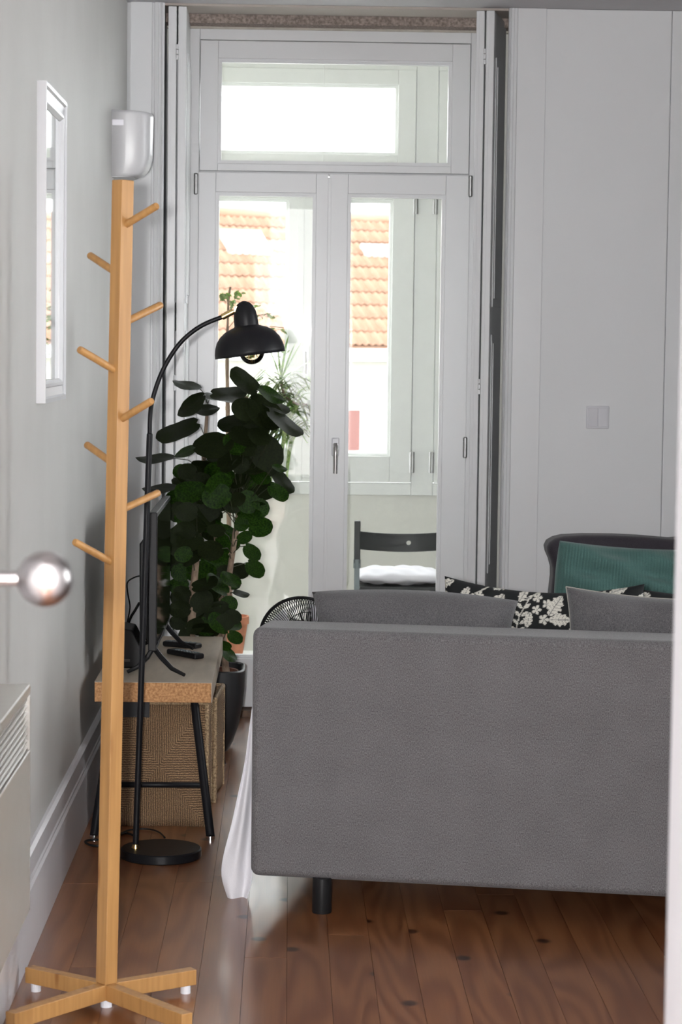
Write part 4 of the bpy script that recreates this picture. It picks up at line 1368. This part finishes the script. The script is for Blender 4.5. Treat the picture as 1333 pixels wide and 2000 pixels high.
# ------------------------------------------------------------------ cushions
def cushion(name, label, w, h, t, M, m, nu=40, nv=40, seed=0, wr=0.004, pinch=0.035, xp=None, floral=False, ribs=0, cat='cushion', group=None, sag=0.0, piping=None, expo=0.5):
    rr = random.Random(seed)
    ph = [rr.uniform(0, 6.28) for _ in range(8)]
    fr = [rr.uniform(3, 9) for _ in range(8)]
    pts = {}

    def P(u, v, s_):
        a = 2 * u - 1; b = 2 * v - 1
        ea = max(1 - a ** 4, 0) ; eb = max(1 - b ** 4, 0)
        # corners pointed, edges drawn in
        X = a * w / 2 * (1 - (pinch if xp is None else xp) * (1 - b * b) * 0.9)
        Z = b * h / 2 * (1 - pinch * (1 - a * a))
        if b > 0: Z -= sag * (1 - a * a) * b
        th = t / 2 * (ea * eb) ** expo
        wv = wr * (math.sin(fr[0] * a + fr[1] * b + ph[0]) + 0.6 * math.sin(fr[2] * a * 1.7 - fr[3] * b + ph[1]) + 0.4 * math.sin(fr[4] * b * 2 + ph[2])) * (ea * eb) ** 0.4
        rb = 0
        if ribs: rb = 0.0016 * abs(math.sin(math.pi * ribs * u)) * (1 if th > 0.002 else 0)
        return Vector((X, s_ * (th + wv * 0.8 + rb), Z + wv * 0.3))
    vs = []; fs = []; idx = {}
    for s_ in (-1, 1):
        for j in range(nv + 1):
            for i in range(nu + 1):
                edge = i in (0, nu) or j in (0, nv)
                key = (i, j) if edge else (i, j, s_)
                if key in idx: continue
                idx[key] = len(vs)
                vs.append(P(i / nu, j / nv, s_ if not edge else 0))
    def g(i, j, s_): return idx[(i, j)] if (i in (0, nu) or j in (0, nv)) else idx[(i, j, s_)]
    for s_ in (-1, 1):
        for j in range(nv):
            for i in range(nu):
                q_ = (g(i, j, s_), g(i + 1, j, s_), g(i + 1, j + 1, s_), g(i, j + 1, s_))
                fs.append(q_ if s_ < 0 else q_[::-1])
    t_ = bpy.data.objects.new(name, None); C.objects.link(t_)
    t_.empty_display_size = 0.05
    t_.matrix_world = M; WM[t_.name] = M.copy()
    tag(t_, label, cat, group)
    o = MB().add(vs, fs).build('cover', m, t_, smooth=True, local=True, recalc=False)
    if floral:
        me = o.data
        col = me.color_attributes.new('print', 'FLOAT_COLOR', 'POINT')
        data = np.ones((len(vs), 4), dtype=np.float32)
        V = np.array([(v.x, v.z) for v in vs])
        data[:, :3] = floral_colors(V, seed, w, h)
        col.data.foreach_set('color', data.ravel())
    if piping:
        ring = [P(i / nu, 1, 0) for i in range(nu + 1)] + [P(1, j / nv, 0) for j in range(nv - 1, -1, -1)] + [P(i / nu, 0, 0) for i in range(nu - 1, -1, -1)] + [P(0, j / nv, 0) for j in range(1, nv)]
        MB().tube(ring + [ring[0]], 0.0018, 6, caps=False).build('piping', piping, t_, local=True, smooth=True)
    return t_


def floral_colors(V, seed, w, h):
    OY = h / 2 - 0.072
    rr = random.Random(seed)
    base = np.array([0.012, 0.013, 0.014]); lt = np.array([0.60, 0.58, 0.52]); md = np.array([0.20, 0.20, 0.19])
    out = np.tile(base, (len(V), 1))

    def leafshape(cx, cy, ln, wd, ang):
        c, s = math.cos(ang), math.sin(ang)
        dx = V[:, 0] - cx; dy = V[:, 1] - cy
        u = (dx * c + dy * s) / ln; v = (-dx * s + dy * c) / ln
        inside = (u > 0) & (u < 1)
        hw = wd * np.sin(np.pi * np.clip(u, 0, 1)) ** 0.7 * (1 + 0.18 * np.sin(u * 28))
        m_ = inside & (np.abs(v) < hw)
        vein = (np.abs(v) < wd * 0.07) | (np.abs(np.sin((u * 7 - np.abs(v) / wd * 1.0) * np.pi)) < 0.22)
        out[m_] = lt
        out[m_ & vein] = md

    def flower(cx, cy, r):
        dx = V[:, 0] - cx; dy = V[:, 1] - cy
        d = np.hypot(dx, dy); a = np.arctan2(dy, dx)
        rad = r * (0.62 + 0.38 * np.abs(np.cos(a * 2.5)))
        m_ = d < rad
        out[m_] = lt
        out[m_ & (d > rad * 0.82)] = lt * 0.8
        out[m_ & (np.abs(np.sin(a * 2.5)) > 0.90) & (d > r * 0.3)] = base * 4
        out[m_ & (d < r * 0.2)] = md
        out[m_ & (d < r * 0.10)] = lt

    def stem(pts_):
        for (x0, y0), (x1, y1) in zip(pts_[:-1], pts_[1:]):
            L2 = (x1 - x0) ** 2 + (y1 - y0) ** 2
            t = np.clip(((V[:, 0] - x0) * (x1 - x0) + (V[:, 1] - y0) * (y1 - y0)) / L2, 0, 1)
            d = np.hypot(V[:, 0] - x0 - t * (x1 - x0), V[:, 1] - y0 - t * (y1 - y0))
            out[d < 0.0016] = lt * 0.8
    # one repeat of the print: a spray with blossoms and broad leaves
    cell = 0.150
    for iy in range(-3, 4):
        for ix in range(-3, 4):
            ox = ix * cell + (0.5 * cell if iy % 2 else 0); oy = iy * cell * 0.9 + OY
            stem([(ox - 0.065, oy - 0.07), (ox - 0.055, oy - 0.02), (ox - 0.03, oy + 0.03), (ox + 0.01, oy + 0.05)])
            for k_ in range(5):
                yy = oy - 0.06 + k_ * 0.02
                leafshape(ox - 0.06 + k_ * 0.004, yy, 0.022, 0.2, R(140)); leafshape(ox - 0.058 + k_ * 0.004, yy, 0.022, 0.2, R(35))
            flower(ox - 0.012, oy + 0.028, 0.0125); flower(ox + 0.014, oy + 0.013, 0.0125)
            flower(ox - 0.012, oy - 0.002, 0.0125); flower(ox + 0.008, oy - 0.026, 0.0140)
            leafshape(ox + 0.020, oy - 0.016, 0.058, 0.30, R(58)); leafshape(ox + 0.020, oy - 0.026, 0.058, 0.26, R(2))
            leafshape(ox - 0.036, oy - 0.048, 0.040, 0.27, R(78)); leafshape(ox - 0.058, oy + 0.016, 0.036, 0.28, R(62)); leafshape(ox + 0.02, oy + 0.045, 0.05, 0.2, R(20))
    return out


# ------------------------------------------------------------------ sofa
ZS = 0.083
pA = atz(487, 1712, ZS); pB = atz(1305, 1755, ZS)
sd = (pB - pA); sd.z = 0; sa_ = math.atan2(sd.y, sd.x)
SW = 2.02; SDp = 0.86
zsb_l = aty(495, 1226, pA.y).z
SHt = zsb_l
sofa = thing('sofa', 'grey fabric sofa seen from behind on black round legs', 'sofa', (pA.x, pA.y, 0), sa_)


def soft_box(x0, x1, y0, y1, z0, z1, nx=8, ny=4, nz=6):
    return MB().box(x0, x1, y0, y1, z0, z1)


bk = soft_box(0, SW, 0, 0.19, ZS, SHt).build('backrest', SOFA, sofa, local=True, bevel=0.022, bseg=5)
for (x0, x1) in ((0, 0.17), (SW - 0.17, SW)):
    MB().box(x0 + 0.004, x1 - 0.004, 0.185, SDp, ZS, 0.60).build('armrest', SOFA, sofa, local=True, bevel=0.02, bseg=4)
MB().box(0.16, SW - 0.16, 0.18, SDp - 0.02, ZS, 0.30).build('seat_base', SOFA, sofa, local=True, bevel=0.01)
for (x0, x1) in ((0.172, SW / 2 - 0.002), (SW / 2 + 0.002, SW - 0.172)):
    MB().box(x0, x1, 0.192, SDp, 0.30, 0.44).build('seat_cushion', SOFA, sofa, local=True, bevel=0.025, bseg=4)
lg = atz(629, 1786, 0.0)
lloc = WM[sofa.name].inverted() @ Vector((lg.x, lg.y + 0.022, 0))
lx, ly = lloc.x, lloc.y
for (x_, y_) in ((lx, ly), (SW - lx, ly), (lx, SDp - ly), (SW - lx, SDp - ly)):
    MB().lathe([(0.0235, 0), (0.0245, 0.003), (0.0235, ZS + 0.005)], 28, Matrix.Translation((x_, y_, 0))).build('leg', BLACKG2 if 'BLACKG2' in globals() else BLACKP, sofa, local=True, smooth='auto')

# sheet hanging at the sofa's left side
rows = [(1395, 489, 500), (1480, 481.5, 498), (1530, 470, 497), (1560, 463, 497), (1600, 455, 496), (1640, 444, 496), (1670, 436, 495), (1700, 431, 494), (1722, 434, 493), (1742, 441, 487), (1762, 448, 480), (1782, 457, 471)]
nu = 22
vs = []
for j, (yy, l_, r_) in enumerate(rows):
    for i in range(nu + 1):
        u = i / nu
        px_ = l_ + (r_ - l_) * u
        fold = 0.011 * math.sin(u * 7.5 + j * 0.28) + 0.003 * math.sin(u * 13 - j * 0.35)
        Yc = 5.80 + fold * min(1, (r_ - l_) / 40) - 0.06 * j / len(rows)
        vs.append(aty(px_, yy + 3 * math.sin(u * 9) * (1 if j == len(rows) - 1 else 0.2), Yc))
# top rows run back over the arm
fs = []
W_ = nu + 1
for j in range(len(rows) - 1):
    for i in range(nu):
        fs.append((j * W_ + i, j * W_ + i + 1, (j + 1) * W_ + i + 1, (j + 1) * W_ + i))
bw = []
for i in range(nu + 1):
    p = vs[i]
    bw.append(Vector((p.x + 0.03, p.y + 0.1, 0.612)))
n0 = len(vs)
vs += bw
for i in range(nu): fs.append((i, i + 1, n0 + i + 1, n0 + i))
sh = MB().add(vs, fs).build('bed_sheet', SHEETM, smooth=True, solid=0.0025, sub=1)
tag(sh, 'white cotton sheet hanging down beside the left end of the sofa', 'sheet')

# cushions on the sofa (local sofa frame -> world)
MS = WM[sofa.name]


def on_sofa(px0, px1, pytop, ly_, h, lean, rot=0.0):
    """cushion spanning px0..px1 with top edge at pytop, at local depth ly_ inside the sofa"""
    # world y of the local plane near that px
    Yg = pA.y + math.cos(sa_) * ly_ + math.sin(sa_) * ((px0 + px1) / 2 - 487) / FPX * 5.8
    a = aty(px0, pytop, Yg); b = aty(px1, pytop, Yg)
    c = (a + b) / 2
    w = (b - a).length
    c.z -= h / 2 * math.cos(lean)
    return w, Matrix.Translation(c) @ Matrix.Rotation(sa_, 4, 'Z') @ Matrix.Rotation(rot, 4, 'Y') @ Matrix.Rotation(lean, 4, 'X')


w, M = on_sofa(606, 1012, 1164, 0.272, 0.325, R(3), R(0.7))
cushion('scatter_cushion', 'dark grey plain cushion at the left end above the sofa back', w, 0.325, 0.15, M, CUSHG, seed=3, wr=0.004, pinch=0.0, xp=0.10, sag=-0.016, expo=0.42, group=None)
w, M = on_sofa(1104, 1500, 1156, 0.268, 0.325, R(3), R(1.5))
cushion('scatter_cushion', 'dark grey plain cushion with pale piping above the sofa back, right of the floral one', w, 0.325, 0.14, M, CUSHG, seed=8, wr=0.006, pinch=0.03, xp=0.08, sag=0.012, piping=CREAMP)
w, M = on_sofa(866, 1256, 1133, 0.425, 0.345, R(-2), R(0.6))
cushion('floral_cushion', 'black cushion with a pale leaf and blossom print between the grey cushions', w, 0.345, 0.13, M, FLORAL, nu=210, nv=210, seed=4, wr=0.003, pinch=0.03, sag=0.028, floral=True)
w, M = on_sofa(1258, 1640, 1160, 0.475, 0.315, R(-2), R(0.6))
cushion('floral_cushion', 'black floral cushion corner at the right edge behind the piped grey cushion', w, 0.315, 0.12, M, FLORAL, nu=150, nv=150, seed=6, wr=0.003, pinch=0.03, sag=0.01, floral=True)

# chair cushion on the balcony chair
M = Matrix.Translation(((chx0 + chx1) / 2, CY + 0.19, zse + 0.014 + 0.033)) @ Matrix.Rotation(R(90), 4, 'X')
cushion('seat_cushion', 'white crumpled quilted pad on the balcony chair seat', cw - 0.01, 0.32, 0.06, M, SHEETM, seed=12, wr=0.0045, pinch=0.02, cat='cushion')

# ------------------------------------------------------------------ armchair with teal cushion
AY = 7.55
axl = aty(1070, 1070, AY).x
ac = thing('armchair', 'charcoal armchair with a rolled flared back in front of the far wall', 'armchair', (axl + 0.38, AY - 0.3, 0))
outl = [(1076, 1300), (1073, 1200), (1074, 1158), (1078, 1125), (1078, 1108), (1074, 1092), (1068, 1078), (1066, 1067), (1071, 1057), (1083, 1050), (1100, 1046), (1140, 1044), (1200, 1044.5), (1250, 1047), (1310, 1052)]
hp_ = [aty(a, b, AY) for a, b in outl]
cxa = hp_[-1].x + 0.0
poly = [(p.x, p.z) for p in hp_]
xm_ = hp_[-1].x
mirr = [(2 * xm_ - x_, z_) for (x_, z_) in poly[:-1]][::-1]
poly = poly + mirr
poly = [(poly[0][0], 0.16)] + poly + [(poly[-1][0], 0.16)]
MB().prism(poly, lambda u, v, w: Vector((u, AY - 0.06 + 0.13 * w + 0.06 * max(0, v - 0.45), v))).build('backrest', CHARC, ac, bevel=0.028, bseg=4)
x0_, x1_ = poly[0][0], poly[-1][0]
for (a, b) in ((x0_ - 0.01, x0_ + 0.10), (x1_ - 0.10, x1_ + 0.01)):
    MB().box(a, b, AY - 0.56, AY - 0.03, 0.16, 0.56).build('armrest', CHARC, ac, bevel=0.03, bseg=4)
MB().box(x0_ + 0.09, x1_ - 0.09, AY - 0.58, AY - 0.05, 0.16, 0.30).build('seat_base', CHARC, ac, bevel=0.01)
MB().box(x0_ + 0.101, x1_ - 0.101, AY - 0.59, AY - 0.06, 0.30, 0.43).build('seat_cushion', CHARC, ac, bevel=0.03, bseg=4)
for a in (x0_ + 0.04, x1_ - 0.04):
    for b in (AY - 0.52, AY + 0.02):
        MB().lathe([(0.012, 0), (0.02, 0.165)], 14, Matrix.Translation((a, b, 0))).build('leg', BLACKW, ac, smooth='auto')
tc0 = aty(1094, 1060, AY - 0.22); tc1 = aty(1440, 1060, AY - 0.22)
wT = tc1.x - tc0.x
hT = 0.33
Mt = Matrix.Translation(((tc0.x + tc1.x) / 2, AY - 0.20, tc0.z - hT / 2 - 0.004)) @ Matrix.Rotation(R(1.9), 4, 'Y') @ Matrix.Rotation(R(-9), 4, 'X')
cushion('corduroy_cushion', 'teal ribbed corduroy cushion leaning on the charcoal armchair', wT, hT, 0.16, Mt, TEAL, nu=440, nv=36, seed=15, wr=0.012, pinch=0.03, xp=-0.05, ribs=62, sag=0.010)

# ------------------------------------------------------------------ fan
FY = 6.95
fc = aty(600, 1263, FY)
fr_ = 101 / FPX * FY
fan = thing('pedestal_fan', 'black wire-caged pedestal fan standing behind the sofa back', 'fan', (fc.x, FY, 0))
Mf = Matrix.Translation(fc) @ Matrix.Rotation(R(-22), 4, 'Z') @ Matrix.Rotation(R(12), 4, 'X')


def ringtube(r, y, tr, n=56, M=Mf):
    pts = [M @ Vector((r * math.cos(2 * math.pi * i / n), y, r * math.sin(2 * math.pi * i / n))) for i in range(n + 1)]
    return MB().tube(pts, tr, 6, caps=False)


rg = ringtube(fr_, 0, 0.0055); rg.build('cage_rim', BLACKP, fan, smooth=True)
for sgn, nm in ((-1, 'front_grille'), (1, 'rear_grille')):
    g_ = MB()
    for i in range(110):
        a0 = 2 * math.pi * i / 110
        pts = []
        for k_ in range(7):
            t = k_ / 6
            r_ = fr_ * (1 - 0.78 * t)
            a_ = a0 + sgn * 0.55 * t
            y_ = sgn * (0.055 * math.sin(t * math.pi / 2) + 0.002)
            pts.append(Mf @ Vector((r_ * math.cos(a_), y_, r_ * math.sin(a_))))
        g_.tube(pts, 0.0014, 4, caps=False)
    for rr_, yy_ in ((0.62, 0.042), (0.24, 0.056)):
        q_ = ringtube(fr_ * rr_, sgn * yy_, 0.0016, 40); g_.add(q_.v, q_.f)
    g_.build(nm, BLACKP, fan, smooth=True)
MB().lathe([(0.001, 0), (0.03, 0), (0.036, 0.006), (0.036, 0.012)], 24, Mf @ Matrix.Translation((0, -0.062, 0)) @ Matrix.Rotation(R(-90), 4, 'X'), caps=False).build('centre_cap', BLACKP, fan, smooth='auto')
for k_ in range(4):
    a0 = math.pi / 2 * k_ + 0.95
    bl = MB().grid(lambda u, v: Mf @ Vector((fr_ * (0.16 + 0.70 * v) * math.cos(a0 + 0.95 * (u - 0.5) * (0.6 + 0.5 * v)), 0.028 * (u - 0.5) + 0.0, fr_ * (0.16 + 0.70 * v) * math.sin(a0 + 0.95 * (u - 0.5) * (0.6 + 0.5 * v)))), 8, 6)
    bl.build('blade', FANB if 'FANB' in globals() else SWITCHM, fan, smooth=True, solid=0.0015)
MB().lathe([(0.03, -0.02), (0.045, 0.02), (0.045, 0.09), (0.03, 0.12)], 24, Mf @ Matrix.Translation((0, 0.03, 0)) @ Matrix.Rotation(R(-90), 4, 'X')).build('motor', BLACKP, fan, smooth='auto')
pb = Mf @ Vector((0, 0.11, -0.02))
MB().tube([(pb.x, pb.y, 0.02), (pb.x, pb.y, pb.z)], 0.013, 14).build('pole', BLACKP, fan, smooth='auto')
MB().lathe([(0.15, 0), (0.15, 0.012), (0.03, 0.026), (0.02, 0.05)], 36, Matrix.Translation((pb.x, pb.y, 0))).build('base', BLACKP, fan, smooth='auto')

# ------------------------------------------------------------------ light switch
c = aty(1168, 815, YF - 0.012)
sw_ = thing('light_switch', 'square white double rocker light switch on the far wall panel', 'light switch', (c.x, YF - 0.012, c.z))
MB().box(c.x - 0.041, c.x + 0.041, YF - 0.020, YF - 0.012, c.z - 0.041, c.z + 0.041).build('plate', SWITCHM, sw_, bevel=0.003)
for s_ in (-1, 1):
    x0, x1 = (c.x - 0.0355, c.x - 0.001) if s_ < 0 else (c.x + 0.001, c.x + 0.0355)
    Mr = Matrix.Translation(((x0 + x1) / 2, YF - 0.021, c.z)) @ Matrix.Rotation(R(3 if s_ < 0 else -2), 4, 'X')
    MB().box(-(x1 - x0) / 2, (x1 - x0) / 2, -0.003, 0.003, -0.034, 0.034, Mr).build('rocker', SWITCHM, sw_, bevel=0.0015)

# ------------------------------------------------------------------ neighbouring house
HY = 38.0
hc0 = aty(600, 676, HY)
ang = R(24)
house = thing('neighbour_house', 'pale house with a clay tiled roof seen through the balcony windows', 'house', (hc0.x, HY, -9), ang)
ez = hc0.z + 9
slope = R(35)
tw_, tl_ = 0.25, 0.40
ncol, nrow = 28, 10


def tile_mesh():
    vs = []; fs = []
    nx = 8
    for s_ in (0, 1):
        for j, yy in enumerate((0, tl_ + 0.05)):
            for i in range(nx + 1):
                u = i / nx
                z_ = 0.022 * math.cos(4 * math.pi * u) + 0.03 * (1 - j) + 0.006 - (0.018 if s_ else 0)
                vs.append((u * tw_ * 1.04, yy, z_))
    w = nx + 1
    for i in range(nx):
        fs.append((i, i + 1, w + i + 1, w + i))
        fs.append((2 * w + i, 3 * w + i, 3 * w + i + 1, 2 * w + i + 1))
        fs.append((i, 2 * w + i, 2 * w + i + 1, i + 1))
    me = bpy.data.meshes.new('roof_tile')
    me.from_pydata(vs, [], fs); me.materials.append(ROOFM)
    me.polygons.foreach_set('use_smooth', [True] * len(me.polygons))
    return me


tm = tile_mesh()
RM = Matrix.Translation((0, 0, ez)) @ Matrix.Rotation(slope, 4, 'X')
rt = random.Random(9)
stuffv = MB()
for r_ in range(nrow):
    for c_ in range(-40, 60):
        Mx = RM @ Matrix.Translation((c_ * tw_, r_ * tl_, 0.02 + rt.uniform(-0.004, 0.004))) @ Matrix.Rotation(rt.uniform(-0.01, 0.01), 4, 'Z')
        if -12 <= c_ < ncol - 12:
            o = bpy.data.objects.new('roof_tile', tm); C.objects.link(o); o.parent = house; o.matrix_basis = Mx
        else:
            stuffv.add([Mx @ v.co for v in tm.vertices], [tuple(p.vertices) for p in tm.polygons])
so = stuffv.build('roof_tiling', ROOFM, house, local=True, recalc=False); so['kind'] = 'stuff'
RL = nrow * tl_
MB().box(-10, 15, -0.02, RL, -0.06, 0.0, RM).build('roof_deck', ROOFM, house, local=True)
top_ = RM @ Vector((0, RL, 0))
MB().tube([(-10, top_.y, top_.z + 0.03), (15, top_.y, top_.z + 0.03)], 0.11, 12).build('ridge_cap', ROOFM, house, local=True, smooth='auto')
MB().box(-9.8, 14.8, 0.25, top_.y * 2 - 0.3, 0, ez - 0.0).build('wall', HOUSEW, house, local=True)
MB().box(-10, 15, -0.05, 0.3, ez - 0.24, ez - 0.03).build('cornice', HOUSET, house, local=True, bevel=0.02)
MB().box(-9.9, 14.9, 0.2, 0.26, ez - 1.0, ez - 0.9).build('string_course', HOUSET, house, local=True)


def house_local(px, py):
    # intersect view ray with the facade plane local y = 0.25
    W = WM[house.name]
    inv = W.inverted()
    o_ = inv @ Vector((0, 0, CAMZ)); d_ = (inv.to_3x3() @ ray(px, py))
    t = (0.25 - o_.y) / d_.y
    return o_ + d_ * t


def roof_local(px, py):
    W = WM[house.name] @ RM
    inv = W.inverted()
    o_ = inv @ Vector((0, 0, CAMZ)); d_ = (inv.to_3x3() @ ray(px, py))
    t = (0.0 - o_.z) / d_.z
    return o_ + d_ * t


for (px_, py_) in ((668, 840), (560, 845), (800, 850), (450, 850)):
    p = house_local(px_, py_)
    fo = MB().box(p.x - 0.33, p.x + 0.33, 0.18, 0.26, p.z - 0.42, p.z + 0.40).build('window_surround', HOUSET, house, local=True)
    MB().box(p.x - 0.24, p.x + 0.24, 0.16, 0.19, p.z - 0.32, p.z + 0.32).build('pane', SKYL, fo, local=True)
    MB().box(p.x + 0.06, p.x + 0.28, 0.13, 0.165, p.z - 0.34, p.z + 0.34).build('shutter', REDW, fo, local=True)
for (x0_, x1_, y0_, y1_, nm) in ((446, 506, 462, 499, 'skylight'), (712, 757, 489, 504, 'skylight')):
    a = roof_local(x0_, y1_); b = roof_local(x1_, y0_)
    lo = MB().box(a.x, b.x, a.y, b.y, 0.02, 0.13, RM).build(nm, HOUSET, house, local=True, bevel=0.01)
    MB().box(a.x + 0.06, b.x - 0.06, a.y + 0.06, b.y - 0.06, 0.13, 0.14, RM).build('pane', SKYL, lo, local=True)
gr = B(-60, 60, 11, 120, -9.1, -9.0).build('ground', GROUND); gr['kind'] = 'structure'
